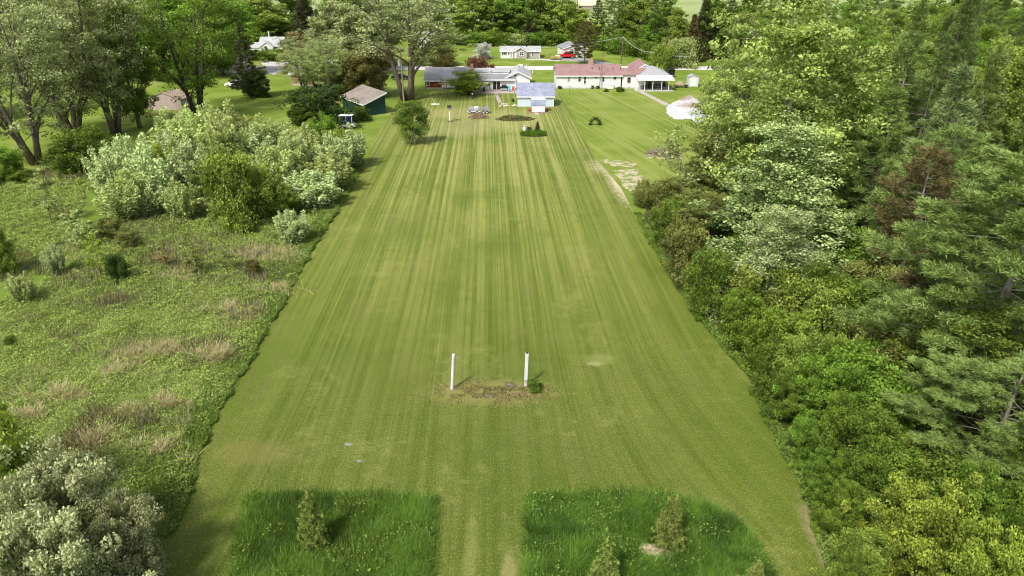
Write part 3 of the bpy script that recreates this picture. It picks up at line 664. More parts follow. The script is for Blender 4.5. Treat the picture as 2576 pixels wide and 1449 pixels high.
treeV('shrub', 908, 304, 268, 44, 'mid', 'small green bush at the right corner of the dark green shed', name='bush', cat='bush')
treeV('shrub', 215, 432, 328, 140, 'mid', 'dark green rounded bush at the top of the meadow under the left trees', name='bush', cat='bush')
treeV('shrub', 190, 428, 350, 80, 'bright', 'lighter green bush left of the dark rounded meadow bush', name='bush', cat='bush')
treeV('shrub', 24, 458, 372, 92, 'bright', 'vivid green bush at the left frame edge below the leaning trunk', name='bush', cat='bush')
# shrub thicket in the meadow
TH_ = [ # x, base, top, width, proto, leaf, label
 (300,505,360,90,'spiky','white','whitish spiky shrub, the leftmost tall one of the meadow thicket'),
 (345,470,330,100,'spiky','white','whitish shrub second from the left in the thicket'),
 (325,550,440,110,'spiky','pale','pale yellow-green shrub at the low left corner of the thicket'),
 (395,525,375,110,'spiky','white','large whitish shrub with many upright shoots left of the dark gap'),
 (380,545,450,80,'spiky','white','low whitish shrub before the large many-shoot one'),
 (440,470,320,110,'spiky','white','pale shrub standing behind the large whitish one'),
 (450,430,285,110,'spiky','pale','yellow-green pointed shrub at the rear left of the thicket'),
 (510,440,275,110,'spiky','pale','tallest light green pointed shrub at the rear of the thicket'),
 (520,400,262,90,'spiky','pale','far light green shrub behind the tallest pointed one'),
 (500,500,350,110,'spiky','white','whitish shrub in the middle front of the thicket'),
 (470,548,460,80,'spiky','pale','short green shrub in the gap before the middle of the thicket'),
 (570,455,285,100,'spiky','pale','green-white shrub right of the tallest pointed one'),
 (630,440,318,110,'spiky','white','bright white-leaved shrub at the rear centre of the thicket'),
 (600,565,388,112,'shrub','fresh','big yellow-green bush bulging from the front of the thicket'),
 (650,545,430,90,'shrub','fresh','yellowish bush at the right flank of the big yellow-green one'),
 (560,545,470,60,'shrub','fresh','small yellowish bush at the left flank of the big yellow-green one'),
 (690,500,360,100,'spiky','pale','pale green shrub right of the big yellow-green bush'),
 (670,425,300,90,'spiky','pale','green shrub behind the white-leaved rear shrub'),
 (735,470,345,80,'spiky','pale','pale shrub between the yellow-green bush and the silver ones'),
 (750,420,310,80,'spiky','pale','green shrub near the back right of the thicket'),
 (790,520,428,110,'spiky','white','silver-white shrub low on the right side near the lawn edge'),
 (800,420,330,80,'spiky','pale','leafy green shrub by the golf cart side of the thicket'),
 (845,440,345,80,'spiky','white','whitish shrub near the right tip of the thicket'),
 (885,420,322,70,'spiky','white','whitish shrub at the extreme right tip of the thicket beside the lawn'),
 (820,400,306,60,'shrub','bright','green bush just below the golf cart'),
 (740,610,528,70,'spiky','white','lone small whitish shrub near the lawn edge below the thicket'),
 (545,400,282,90,'spiky','pale','light green shrub filling the rear middle of the thicket'),
 (590,410,268,90,'spiky','pale','tall pointed light green shrub right of the rear middle'),
 (640,400,300,90,'spiky','fresh','fresh green shrub at the rear right of the white-leaved one'),
 (700,410,306,100,'spiky','pale','pale shrub along the back row toward the golf cart'),
 (745,455,340,90,'spiky','white','silvery shrub in the right centre gap of the thicket'),
 (835,480,385,90,'spiky','pale','light green shrub joining the two silver shrubs on the right'),
 (690,545,450,80,'spiky','fresh','fresh green shrub low between the yellow-green bush and the silver one'),
 (430,500,350,90,'spiky','fresh','fresh green shrub inside the left half of the thicket'),
 (860,420,330,70,'spiky','fresh','fresh green shrub just behind the right tip of the thicket'),
 (720,545,490,60,'shrub','mid','low green bush between the lone whitish shrub and thicket'),
]
for x,b,t,w,pk,lf,lb in TH_: treeV(pk, x, b, t-12, w*1.38, lf, lb, name='shrub', cat='shrub', group='shrubs in the meadow thicket')
# saplings
for x,b,t,w,pk,lf,lb in (
 (255,695,590,62,'sapling','yellow','slender yellow sapling with bare stem in the meadow'),
 (303,706,640,52,'shrub','dark','small dark green juniper-like bush beside the yellow sapling'),
 (145,690,610,60,'spiky','white','small whitish bush left of the yellow sapling'),
 (205,620,530,90,'sapling','pale','pale sapling at the bend of the mown trail in the meadow'),
 (130,560,430,70,'sapling','pale','tall thin sapling standing alone high in the left meadow'),
 (65,760,680,70,'spiky','pale','small light green sapling low at the far left of the meadow'),
 (10,690,560,70,'shrub','fresh','light green bush cut by the left frame edge in the mid meadow'),
 (285,600,548,60,'shrub','olive','olive bush at the foot of the thicket, left of its low corner'),
 (60,460,425,60,'shrub','fresh','tiny light green bush at the top left of the meadow'),
 (30,870,845,26,'shrub','mid','tiny dark clump at the left edge of the meadow'),
 (500,690,620,60,'sapling','olive','thin olive sapling in the middle of the meadow'),
 (570,680,630,50,'sapling','olive','faint bronze sapling right of the middle of the meadow'),
 (330,620,575,60,'shrub','olive','low olive bush below the thicket and above the dark juniper'),
 (420,670,630,46,'sapling','bronze','short bronze twiggy sapling left of the thin olive one'),
 (640,690,655,40,'shrub','rust','tiny rusty bush right of the faint bronze sapling')):
    treeV(pk, x, b, t, w, lf, lb, name='sapling' if pk=='sapling' else 'bush', cat='sapling' if pk=='sapling' else 'bush')
# large cream bushes bottom left
treeV('bigshrub', 215, 1420, 1150, 300, 'cream', 'big cream-leaved bush with the highest crown in the lower left corner', name='bush', cat='bush', var=0)
treeV('bigshrub', 350, 1470, 1270, 190, 'cream', 'cream-leaved bush at the lawn side of the big cream bush', name='bush', cat='bush', var=1)
treeV('bigshrub', 190, 1600, 1310, 330, 'cream', 'nearest cream-leaved bush spreading along the bottom frame edge', name='bush', cat='bush', var=2)
treeV('bigshrub', 30, 1600, 1350, 260, 'cream', 'cream-leaved bush in the very bottom left corner', name='bush', cat='bush', var=3)
treeV('bigshrub', 20, 1300, 1040, 220, 'yellow', 'yellow-green bush on the left frame edge behind the cream bushes', name='bush', cat='bush')
treeV('bigshrub', 60, 1400, 1200, 200, 'mid', 'darker green bush between the yellow-green and the cream bushes', name='bush', cat='bush')
g = G(315,1330,2.2)
# ------------------------------------------------------------------ RIGHT SIDE
EX = np.array([p.x for p in EDGE_R]); EY = np.array([p.y for p in EDGE_R])
def band(y):
    for lim, b in ((24,'by the bottom frame edge'),(32,'level with the grass plots'),(42,'level with the white posts'),(54,'just past the white posts'),(66,'a little beyond the posts'),(80,'halfway up the lawn'),(95,'level with the bare dirt'),(112,'level with the brush pile'),(130,'level with the blue shed'),(150,'level with the white tarp'),(999,'level with the ranch house')):
        if y < lim: return b
ORD = ['first','second','third','fourth','fifth','sixth','seventh','eighth','ninth','tenth','eleventh','twelfth','thirteenth','fourteenth','fifteenth','sixteenth','seventeenth','eighteenth','nineteenth','twentieth','twenty-first','twenty-second','twenty-third','twenty-fourth','twenty-fifth','twenty-sixth','twenty-seventh','twenty-eighth','twenty-ninth','thirtieth']
# named key trees of the right wood  (x, y, h, r, proto, leaf, label)
KEY = [
 (24.8,60,15.5,7.4,'ovals','upturned','tall tree with whitish upturned leaves bulging over the right lawn edge'),
 (29.0,73,26.0,8.4,'big','tall','tallest light green tree, directly behind the whitish-leaved one'),
 (33,97,17.5,5.5,'big','lime','light green tree at the lawn side behind the olive tree'),
 (22.0,76,10.5,4.4,'ovals','olive','olive green low tree overhanging the lawn edge, halfway up'),
 (19.5,66,7.5,3.6,'big','olive','short olive tree in front of the olive overhanging tree'),
 (22.0,52,10.0,4.6,'ovals','silver','whitish low tree whose branches reach furthest over the lawn'),
 (39,122,20.5,6.0,'ovals','lime','pale yellow-green feathery tree right of the white tarp'),
 (34.5,55,14.0,4.2,'pine','dead','brown half-dead pine in the hollow behind the whitish tree'),
 (32,47,9.5,4.0,'pine','dead','lower brown dead pine between the whitish tree and the big near pine'),
 (42,66,19,6.0,'pine','blue','grey-green pine with upright pale candles'),
 (51,60,20,6.0,'pine','pine','bushy pine near the right frame edge above the big near pine'),
 (30,38,9.5,4.4,'big','fresh','light green leafy tree in front of the brown pines'),
 (31,38.5,18.0,9.0,'nearpine','pine','biggest near pine with long layered boughs at the right frame edge'),
 (26.5,30,9.0,6.0,'nearpine','pine','near pine reaching its boughs toward the two grass plots'),
 (30.5,24.5,9.5,4.4,'nearpine','pine','near pine with pale bare twigs at the lower right frame edge'),
 (44,48,20,6.2,'nearpine','pined','dark pine behind the biggest near pine'),
 (57,92,24,6.2,'pine','pined','tall dark pine with bare white branches at the upper right'),
 (49,88,23.5,6.0,'pine','pine','tall open pine right of the tallest light green tree'),
 (67,84,22,6,'big','bright','bright green tree in the upper right corner'),
 (30,140,20,5,'spruce','spruce','pointed dark spruce between the feathery tree and the tallest tree'),
]
placed = []
KN = {'ovals':'leafy_tree','big':'leafy_tree','pine':'pine_tree','nearpine':'pine_tree','spruce':'spruce_tree'}
for x,y,h,r,pk,lf,lb in KEY:
    if x==30 and y==140: x,y,h,r = G(1890,190).x+2, 165, 21, 5.5
    plant(pk, x, y, h, r, lf, lb, name=KN[pk], bk=BARKL if pk!='spruce' else BARK); placed.append((x,y,r))
# fill of the wood
rgf = random.Random(11); rows = 0
adj = {'bright':'bright green leafy tree','fresh':'light green leafy tree','mid':'mid green leafy tree','pine':'soft green pine','pined':'dark green pine','spruce':'dark spruce','silver':'grey-green leafy tree','dead':'brown-needled pine','pale':'pale leafy tree','blue':'grey-green pine','lime':'yellow-green leafy tree'}
fill = []
y = 20.0
while y < 168:
    x0 = float(np.interp(y, EY, EX)) + 7
    if y > 80: x0 = max(x0, .315*depth(y,8)+7)
    x = x0 + rgf.uniform(0,2)
    while x < .76*depth(y, 10)+4:
        if all((x-a)**2+(y-b)**2 > (.62*(c+4))**2 for a,b,c in placed):
            edge = x-x0
            if y < 44: hh0 = rgf.uniform(7,11)+min(edge,14)*.4
            else: hh0 = rgf.uniform(13.0,18.0)+min(2.5,edge*.1)
            kd = rgf.choices(['big','pine','ovals'], [.36,.46,.18])[0]
            lf = rgf.choice(['bright','fresh','fresh','mid','bright']) if kd!='pine' else rgf.choice(['pine','pined','pine','blue','pine','pined'])
            if x/depth(y,8) < .46: kd = rgf.choice(['big','ovals','big']); lf = rgf.choice(['bright','mid','fresh'])
            fill.append((kd, x+rgf.uniform(-1,1), y+rgf.uniform(-2,2), hh0, rgf.uniform(4.6,6.2), lf)); placed.append((x,y,5))
        x += rgf.uniform(7,9.5)
    y += rgf.uniform(6.5,8.5)
bc = {}
for kd,x,y,hh0,r0_,lf in sorted(fill, key=lambda f: f[1]):
    b = band(y); k = bc.get(b,0); bc[b] = k+1
    plant(kd, x, y, hh0, r0_, lf, '%s inside the right wood, %s from the lawn, %s' % (adj[lf].replace(' leafy',''), ORD[k], b), name=KN[kd], group='trees filling the right-hand wood', bk=BARKL)
us = []
rgu = random.Random(31)
for i in range(70):
    yy = rgu.uniform(24, 100); xx = float(np.interp(yy, EY, EX)) + rgu.uniform(4.5, 20)
    if yy > 80: xx = max(xx, .315*depth(yy,3)+5)
    us.append((xx, yy))
bc = {}
for xx, yy in sorted(us):
    b = band(yy); k = bc.get(b,0); bc[b] = k+1; lf = rgu.choice(['mid','bright','fresh','mid','olive'])
    plant('shrub', xx, yy, rgu.uniform(3.2,5.8), rgu.uniform(2.3,3.4), lf, '%s bush under the right-hand trees, %s from the lawn, %s' % ({'mid':'mid green','bright':'bright green','fresh':'light green','olive':'olive'}[lf], ORD[k], b), name='bush', cat='bush', group='understory bushes in the right-hand wood')
# shrubs along the right edge
SH = [(1625,520,440,90,'olive','spiky','olive twiggy shrub right of the bare dirt patch'),(1665,560,455,100,'olive','shrub','olive bush next below the twiggy dirt-patch shrub'),(1690,620,500,110,'mid','shrub','green edge bush below the olive ones'),(1715,705,560,120,'olive','shrub','olive-green edge bush halfway along the wood'),
 (1780,790,640,130,'mid','shrub','mid green edge bush under the whitish overhang'),(1850,860,740,130,'bright','shrub','vivid green edge bush just past the dark overhang shadow'),(1940,930,780,150,'bright','shrub','tall vivid bush right of the overhang shadow'),(1935,985,860,110,'mid','shrub','leafy bush level with the two white posts'),(2010,1000,820,170,'fresh','shrub','large light green bush second row, level with the white posts'),
 (1975,1060,940,110,'mid','shrub','green bush just nearer than the level of the posts'),(2060,1080,900,170,'bright','shrub','broad green bush behind the edge, nearer than the posts'),(2025,1150,1040,110,'bright','shrub','dense green bush with small glossy leaves along the near edge'),(2120,1200,1020,180,'mid','shrub','wide green bush under the near pine boughs'),(2070,1250,1140,110,'mid','shrub','dark green edge bush level with the grass plot tops'),
 (2180,1290,1110,190,'mid','shrub','dark leafy bush beneath the near pine'),(2105,1350,1230,120,'bright','shrub','green bush edging the lawn level with the right evergreen'),(2270,1480,1235,240,'yellow','shrub','big yellow-green bush in the lower right corner'),(2150,1480,1340,150,'fresh','shrub','light green bush left of the big yellow-green corner bush'),
 (2400,1440,1200,220,'mid','shrub','dark green bush behind the yellow-green corner bush'),(2420,1600,1340,220,'yellow','shrub','second yellow-green bush with upright sprays at the bottom edge'),(2520,1500,1280,220,'mid','shrub','dark green bush in the extreme lower right corner'),(2120,1570,1420,120,'mid','shrub','low green bush at the bottom edge by the lawn'),(2560,1380,1150,200,'mid','shrub','shaded green bush on the right frame edge under the pine')]
for x,b,t,w,lf,pk,lb in SH: treeV('bigshrub' if b > 985 else pk, x, b, t, w, lf, lb, name='bush', cat='bush', group='bushes along the right lawn edge')
g = G(1770,545); plant('sparse', g.x, g.y, hgt(g.y, 285)*1.0, 4.0, 'pale', 'sparse half-bare sapling with thin twigs in front of the white tarp', name='sapling', cat='sapling', bk=BARKL, lean=R(-14))
treeV('sparse', 1800, 500, 330, 110, 'olive', 'second thin twiggy sapling beside the sparse half-bare one', name='sapling', cat='sapling', bk=BARKL)
treeV('hedge', 1712, 166, 104, 80, 'pale', 'pale rounded tree at the forest edge beside the road, left of the black car', name='small_tree')
treeV('hedge', 1668, 172, 120, 60, 'fresh', 'light green rounded shrub under the woods by the roadside', name='shrub', cat='shrub')
# far wood beyond the road
FARW = [(1190,108,-30,110,'fresh','far'),(1235,104,-40,100,'bright','far'),(1290,104,-40,110,'bright','far'),(1345,106,-30,90,'mid','far'),(1330,112,45,50,'spruce','spruce'),(1385,104,-24,100,'fresh','far'),(1420,112,-8,80,'fresh','far'),(1452,112,14,90,'yellow','far'),(1440,100,-4,70,'mid','far'),(1500,112,-14,70,'pined','pine'),(1540,114,-20,80,'pine','pine'),(1580,116,-22,80,'mid','far'),
 (1610,122,-30,90,'fresh','far'),(1640,128,-20,80,'pined','pine'),(1672,140,-10,80,'mid','far'),(1700,150,10,70,'fresh','far'),(1735,156,35,70,'dead','spruce'),(1600,112,-30,80,'bright','far'),(1560,130,70,60,'bright','far'),(1620,140,60,60,'bright','far'),(1760,150,-10,90,'spruce','spruce'),(1790,150,-30,90,'mid','far'),(1660,120,-30,60,'blue','spruce'),
 (1825,150,-20,90,'pined','pine'),(1870,150,-30,100,'mid','far'),(1920,150,-30,110,'pined','pine'),(1980,150,-30,120,'mid','far'),(2050,150,-30,120,'pine','pine'),(2130,150,-30,130,'bright','far'),(2210,150,-30,130,'pined','pine'),(2290,150,-30,130,'bright','far'),(2380,150,-30,130,'mid','far'),(2470,150,-30,130,'bright','far'),(2560,150,-30,130,'pine','pine'),
 (1150,100,-30,110,'bright','far'),(1080,96,-30,120,'silver','far'),(1000,95,-30,120,'bright','far'),(920,95,-30,120,'bright','far'),(540,105,-40,120,'bright','far'),(460,110,-40,120,'fresh','far'),(380,115,-40,120,'bright','far'),(290,120,-40,120,'mid','far'),(200,120,-40,130,'bright','far'),(110,120,-40,130,'bright','far'),(20,120,-40,130,'mid','far')]
WH = lambda x: ('behind the far left trees' if x < 600 else 'behind the huge central tree' if x < 1160 else 'behind the white blossom bush' if x < 1260 else 'behind the tan bungalow' if x < 1400 else 'behind the white garage' if x < 1490 else 'right of the white garage' if x < 1600 else 'above the ranch house carport' if x < 1720 else 'beyond the black car' if x < 1850 else 'beyond the right-hand wood')
wc = {}
for x,b,t,w,lf,pk in sorted(FARW):
    k0 = WH(x); wc[k0] = wc.get(k0,0)+1
    treeV(pk, x, b, t, w, lf, 'far %s %s, %s from the left there' % (adj.get(lf,'yellow-green tree').replace(' leafy',''), k0, ORD[wc[k0]-1]), name='far_tree' if pk=='far' else KN[pk], group='trees of the far wood beyond the road')
hedgepos = [(1170,112,84,70,'mid'),(1215,114,82,80,'bright'),(1262,113,86,60,'mid'),(1300,113,88,60,'pale'),(1345,113,84,70,'mid'),(1392,113,84,70,'mid'),(1440,113,82,70,'bright'),(1520,126,96,60,'mid'),(1560,134,100,66,'mid'),(1600,142,106,66,'mid'),(1640,150,110,60,'mid')]
for i,(x,b,t,w,lf) in enumerate(hedgepos):
    treeV('hedge', x, b, t, w, lf, '%s rounded thicket bush at the foot of the far wood, %s from the left' % ({'mid':'shaded green','bright':'bright green','pale':'pale green'}[lf], ORD[i]), name='bush', cat='bush', group='bushes at the foot of the far wood')
g = G(1227,100)
bt = thing('birch_clump', 'clump of thin white bare birch trunks at the edge of the far wood', 'tree', (g.x,g.y,0))
for i,(dx,tl) in enumerate(((-1.2,-1.4),(-.2,.1),(.7,1.2),(1.3,2.3))): MB().tube([(dx*.4,i*.1,0),(dx+tl*.3,0,6),(dx+tl,0,12)],[.2,.16,.07],6).build('trunk', BIRCH, bt)
g = G(1470,160); ht = hgt(g.y, 52)
t = plant('pine', g.x, g.y, ht, 4.6, 'rust', 'brownish round-crowned pine on a tall bare trunk before the white garage', name='pine_tree', bk=BARKL, var=1)
treeV('shrub', 1216, 147.5, 110, 48, 'bloom', 'round bush covered in white blossom on the lawn across the road', name='flowering_bush', cat='bush')
treeV('hedge', 1201, 178, 148, 56, 'wine', 'dark red-leaved bush between the long house and the road', name='bush', cat='bush')
treeV('hedge', 1112, 172, 139, 50, 'rust', 'brown-green bush by the road behind the long house, left of the red-leaved one', name='bush', cat='bush')
treeV('hedge', 1238, 178, 164, 13, 'wine', 'very small dark red bush right of the big red-leaved bush', name='bush', cat='bush')
treeV('hedge', 684, 152, 127, 74, 'bright', 'clipped yellow-green hedge bush in front of the small white house', name='hedge', cat='hedge')
treeV('hedge', 1160, 231, 214, 26, 'wine', 'brown-purple shrub in the stone bed under the umbrella maple', name='shrub', cat='shrub')
treeV('hedge', 1186, 234, 220, 24, 'rust', 'low brown shrub in the bed right of the brown-purple shrub', name='shrub', cat='shrub')
# ------------------------------------------------------------------ buildings and yard things
def S(x, y): return (x/1.16460, y/1.16460)
def c2(x, y): return S(650+x/4.262, y/4.262)
def c3(x, y): return S(1150+x/5.152, 60+y/5.152)
def c4(x, y): return S(1550+x/4.262, 60+y/4.262)
def c5(x, y): return S(1290+x/7.156, 250+y/7.156)
def onplane(p, y0):
    z = hgt(y0, p[1]); return (p[0]-1288)/F*depth(y0, z), z
WHITE = siding('siding_white', (.74,.74,.73)); WHITEP = mat('white_paint', (.78,.78,.76), .5, .05, 2)
BLUEW = siding('siding_pale_blue', (.56,.65,.70), .2, 'Z', .05, .35); TAN = siding('siding_tan', (.42,.38,.33)); REDW = siding('siding_red', (.23,.025,.02))
GREENW = siding('siding_dark_green', (.012,.045,.036), .3, 'X'); BRICK = mat('brick_tan', (.36,.22,.15), .9, .25, 3); METALTAN = siding('metal_tan_panel', (.48,.39,.34), .3, 'X', .05, .4)
GLASS = mat('window_glass_dark', (.012,.014,.016), .12, .3, .8, 0, .6, 0); GLASSL = mat('window_glass_sky', (.30,.33,.36), .12, .3, .8, 0, .6, 0); DARK = mat('dark_opening', (.012,.012,.013), .9)
BLACK = mat('black_plastic', (.02,.02,.022), .5); RUBBER = mat('rubber', (.025,.025,.025), .9); STEEL = mat('galvanised_steel', (.45,.46,.47), .4, .1, 4, .7)
WOOD = mat('weathered_wood', (.24,.15,.09), .85, .25, 6); WOODG = mat('grey_wood', (.33,.27,.22), .85, .2, 6); CONC = mat('concrete', (.45,.42,.38), .9, .15, 2)
RGREY = shingle('shingle_grey', (.21,.21,.22), (.27,.27,.28)); RLGREY = shingle('shingle_light_grey', (.34,.34,.35), (.42,.42,.42)); RRED = shingle('shingle_red_brown', (.25,.15,.14), (.30,.19,.18)); RBLUE = shingle('shingle_blue_grey', (.17,.19,.26), (.31,.33,.42), 1.4)
RBROWN = shingle('shingle_brown', (.22,.18,.155), (.28,.23,.205)); RWHITE = mat('roof_white_metal', (.38,.37,.38), .5, .08, .6); RTAN = shingle('shingle_tan', (.36,.27,.2), (.42,.33,.26))
def window(root, x0, x1, z0, z1, y=0, pane=None, nx=1, nz=2, axis='y', fm=None, t=.06, name='window'):
    fr = MB(); pn = MB()
    def bx(m, a0, a1, b0, b1, c0, c1):
        if axis == 'y': m.box(a0, a1, y-c1, y-c0, b0, b1)
        else: m.box(y-c1, y-c0, a0, a1, b0, b1)
    bx(fr, x0, x1, z0, z0+t, -.02, .07); bx(fr, x0, x1, z1-t, z1, -.02, .07); bx(fr, x0, x0+t, z0+t, z1-t, -.02, .06); bx(fr, x1-t, x1, z0+t, z1-t, -.02, .06)
    for i in range(1, nx): xm = x0+(x1-x0)*i/nx; bx(fr, xm-t*.35, xm+t*.35, z0+t, z1-t, 0, .05)
    for i in range(1, nz): zm = z0+(z1-z0)*i/nz; bx(fr, x0+t, x1-t, zm-t*.35, zm+t*.35, 0, .045)
    f = fr.build(name, fm or WHITEP, root)
    bx(pn, x0+t*.6, x1-t*.6, z0+t*.6, z1-t*.6, -.02, .02); pn.build('pane', pane or GLASS, f); return f
def house(root, x0, x1, y0, y1, eave, ridge, wm, rm, ridgeax='x', over=.35, name='wall', rname='roof', trim=True, lo=0, fnd=True, hip=False):
    """walls and gable roof as parts of root"""
    if ridgeax == 'x':
        ym = (y0+y1)/2; sl = (ridge-eave)/(ym-y0)
        MB().prism([(y0,lo),(y1,lo),(y1,eave),(ym,ridge),(y0,eave)], x0, x1).build(name, wm, root)
        m = MB(); e = eave-over*sl+.14
        m.slab([(x0-over,y0-over,e),(x1+over,y0-over,e),(x1+over,ym,ridge+.14),(x0-over,ym,ridge+.14)], .1)
        m.slab([(x1+over,y1+over,e),(x0-over,y1+over,e),(x0-over,ym,ridge+.137),(x1+over,ym,ridge+.137)], .1)
        r = m.build(rname, rm, root)
        if trim:
            f = MB().box(x0-over, x1+over, y0-over-.05, y0-over-.004, e-.24, e-.01)
            for xx in (x0-over, x1+over-.04):
                for a, b in ((y0-over, ym), (y1+over, ym)):
                    f.add([(xx,a,e-.01),(xx,b,ridge+.13),(xx,b,ridge-.11),(xx,a,e-.24),(xx+.04+.01,a,e-.01),(xx+.05,b,ridge+.13),(xx+.05,b,ridge-.11),(xx+.05,a,e-.24)], [(0,1,2,3),(7,6,5,4),(0,4,5,1),(1,5,6,2),(2,6,7,3),(3,7,4,0)])
            f.build('fascia', WHITEP, root)
    else:
        xm = (x0+x1)/2; sl = (ridge-eave)/(xm-x0)
        MB().prism([(x0,lo),(x1,lo),(x1,eave),(xm,ridge),(x0,eave)], y0, y1, 'y').build(name, wm, root)
        m = MB(); e = eave-over*sl+.14
        m.slab([(x0-over,y1+over,e),(x0-over,y0-over,e),(xm,y0-over,ridge+.14),(xm,y1+over,ridge+.14)], .1)
        m.slab([(x1+over,y0-over,e),(x1+over,y1+over,e),(xm,y1+over,ridge+.137),(xm,y0-over,ridge+.137)], .1)
        r = m.build(rname, rm, root)
        if trim:
            f = MB(); yy = y0-over-.05
            for a, b in ((x0-over, xm), (x1+over, xm)):
                f.add([(a,yy,e+.01),(b,yy,ridge+.15),(b,yy,ridge-.11),(a,yy,e-.24),(a,yy+.045,e+.01),(b,yy+.045,ridge+.15),(b,yy+.045,ridge-.11),(a,yy+.045,e-.24)], [(0,1,2,3),(7,6,5,4),(0,4,5,1),(1,5,6,2),(2,6,7,3),(3,7,4,0)])
            f.build('fascia', WHITEP, root)
    if fnd: MB().box(x0+.03, x1-.03, y0-.03, y1+.03, lo-.05, lo+.28).build('foundation', CONC, root)
    return r
def winset(root, cf, y0, ox, lst, **kw):
    for a in lst:
        xa, za = onplane(cf(a[0], a[3]), y0); xb, zb = onplane(cf(a[2], a[1]), y0)
        k = dict(kw); k.update(a[4] if len(a) > 4 else {})
        window(root, xa-ox, xb-ox, za, zb, **k)
# ---- long house with red and white halves
y0 = G(*c3(800,1030)).y; xr0, _ = onplane(c3(497,1020), y0); xr1, _ = onplane(c3(1183,1020), y0); _, ev = onplane(c3(900,890), y0); ev -= .15
rt = thing('long_house', 'long low house with a red left half, white right half and grey roofs', 'house', (xr0, y0, 0)); ox = xr0
Dh = 8.5; rz = hgt(y0+Dh/2, c3(0,705)[1])-.14
house(rt, 0, xr1-xr0, 0, Dh, ev, rz, REDW, RGREY)
winset(rt, c3, y0, ox, [(508,895,555,990),(692,895,738,958),(880,895,932,990)], t=.12)
yw = y0-1.0; xa, _ = onplane(c3(1190,1050), yw); xb, _ = onplane(c3(1850,1050), yw); _, e2 = onplane(c3(1400,875), yw)
wr = MB().box(xa-ox, xb-ox, yw-y0, 8.8, 0, e2-.3); wr.build('white_wall', WHITE, rt)
z1 = hgt(yw+3.4, c3(0,797)[1]); z2 = hgt(yw+5.2, c3(0,742)[1])
MB().slab([(xa-ox-.2, yw-y0-.5, e2-.1),(xb-ox+.1, yw-y0-.5, e2-.1),(xb-ox+.1, yw-y0+3.4, z1),(xa-ox-.2, yw-y0+3.4, z1)], .12).build('roof', RGREY, rt)
MB().box(xa-ox-.2, xb-ox+.1, yw-y0-.56, yw-y0-.505, e2-.42, e2-.11).build('fascia', WHITEP, rt)
MB().slab([(xa-ox-.3, yw-y0+3.0, z1+.35),(xb-ox-1.2, yw-y0+3.0, z1+.35),(xb-ox-1.2, yw-y0+6.2, z2+.25),(xa-ox-.3, yw-y0+6.2, z2+.25)], .12).slab([(xb-ox-1.2, yw-y0+10, e2),(xa-ox-.3, yw-y0+10, e2),(xa-ox-.3, yw-y0+6.21, z2+.25),(xb-ox-1.2, yw-y0+6.21, z2+.25)],.12).build('roof', RLGREY, rt)
MB().box(xa-ox, xb-ox-1.4, yw-y0+3.1, yw-y0+9, e2-.31, z1+.2).build('upper_wall', WHITE, rt)
MB().box(onplane(c3(1455,740),y0+2)[0]-ox, onplane(c3(1475,740),y0+2)[0]-ox, 2.0, 2.5, z1, z1+1.3).build('chimney', WHITEP, rt)
MB().box(onplane(c3(1170,700),y0+3)[0]-ox, onplane(c3(1215,700),y0+3)[0]-ox, 3.6, 4.2, rz-.8, rz+.9).build('chimney', BRICK, rt)
# gable wing
xg0, _ = onplane(c3(1700,880), yw+.6); xg1, _ = onplane(c3(2095,880), yw+.6); zp = hgt(yw+.6, c3(0,765)[1]); ze = hgt(yw+.6, c3(0,862)[1])
house(rt, xg0-ox+.3, xg1-ox-.3, yw-y0+.6, 9.5, ze, zp-.14, WHITE, RLGREY, 'y', .4, 'gable_wall', fnd=False)
winset(rt, c3, yw+.6, ox, [(1835,785,1876,852)], y=yw-y0+.6, t=.07)
winset(rt, c3, yw, ox, [(1228,935,1275,988),(1320,935,1380,990),(1435,925,1480,990)], y=yw-y0, t=.07)
winset(rt, c3, yw, ox, [(1508,910,1632,1050,dict(nx=2,nz=1,t=.14,name='sliding_door'))], y=yw-y0)
MB().slab([(onplane(c3(1380,920),yw)[0]-ox, yw-y0-1.0, e2-1.0),(onplane(c3(1450,920),yw)[0]-ox, yw-y0-1.0, e2-1.0),(onplane(c3(1450,880),yw)[0]-ox, yw-y0-.02, e2-.55),(onplane(c3(1380,880),yw)[0]-ox, yw-y0-.02, e2-.55)],.06).build('awning', WHITEP, rt)
# white bench, wooden frame
g = G(*c3(842,1030)); b = thing('garden_swing', 'white slatted garden bench in front of the red wall', 'bench', (g.x, g.y-.3, 0))
for i in range(12): MB().box(-1.4+i*.24, -1.26+i*.24, .2, .24, .45, 1.35).build('slat', WHITEP, b)
MB().box(-1.45,1.5,.18,.26,1.33,1.43).build('top_rail', WHITEP, b); MB().box(-1.45,1.5,-.35,.18,.4,.46).build('seat', WHITEP, b)
for x in (-1.45,1.42):
    for y in (-.32,.2): MB().box(x,x+.08,y,y+.08,0,1.3 if y>0 else .75).build('leg', WHITEP, b)
g = G(*c3(730,1070)); b = thing('swing_frame', 'dark brown wooden post frame on the lawn before the red wall', 'frame', (g.x, g.y, 0)); hh_ = hgt(g.y, c3(0,965)[1])
for x in (-1.4,1.3): MB().box(x,x+.14,-.07,.07,0,hh_).build('post', WOOD, b)
MB().box(-1.6,1.6,-.07,.07,hh_,hh_+.14).build('top_rail', WOOD, b); MB().box(-1.26,1.3,-.05,.05,.25,.35).build('lower_rail', WOOD, b)
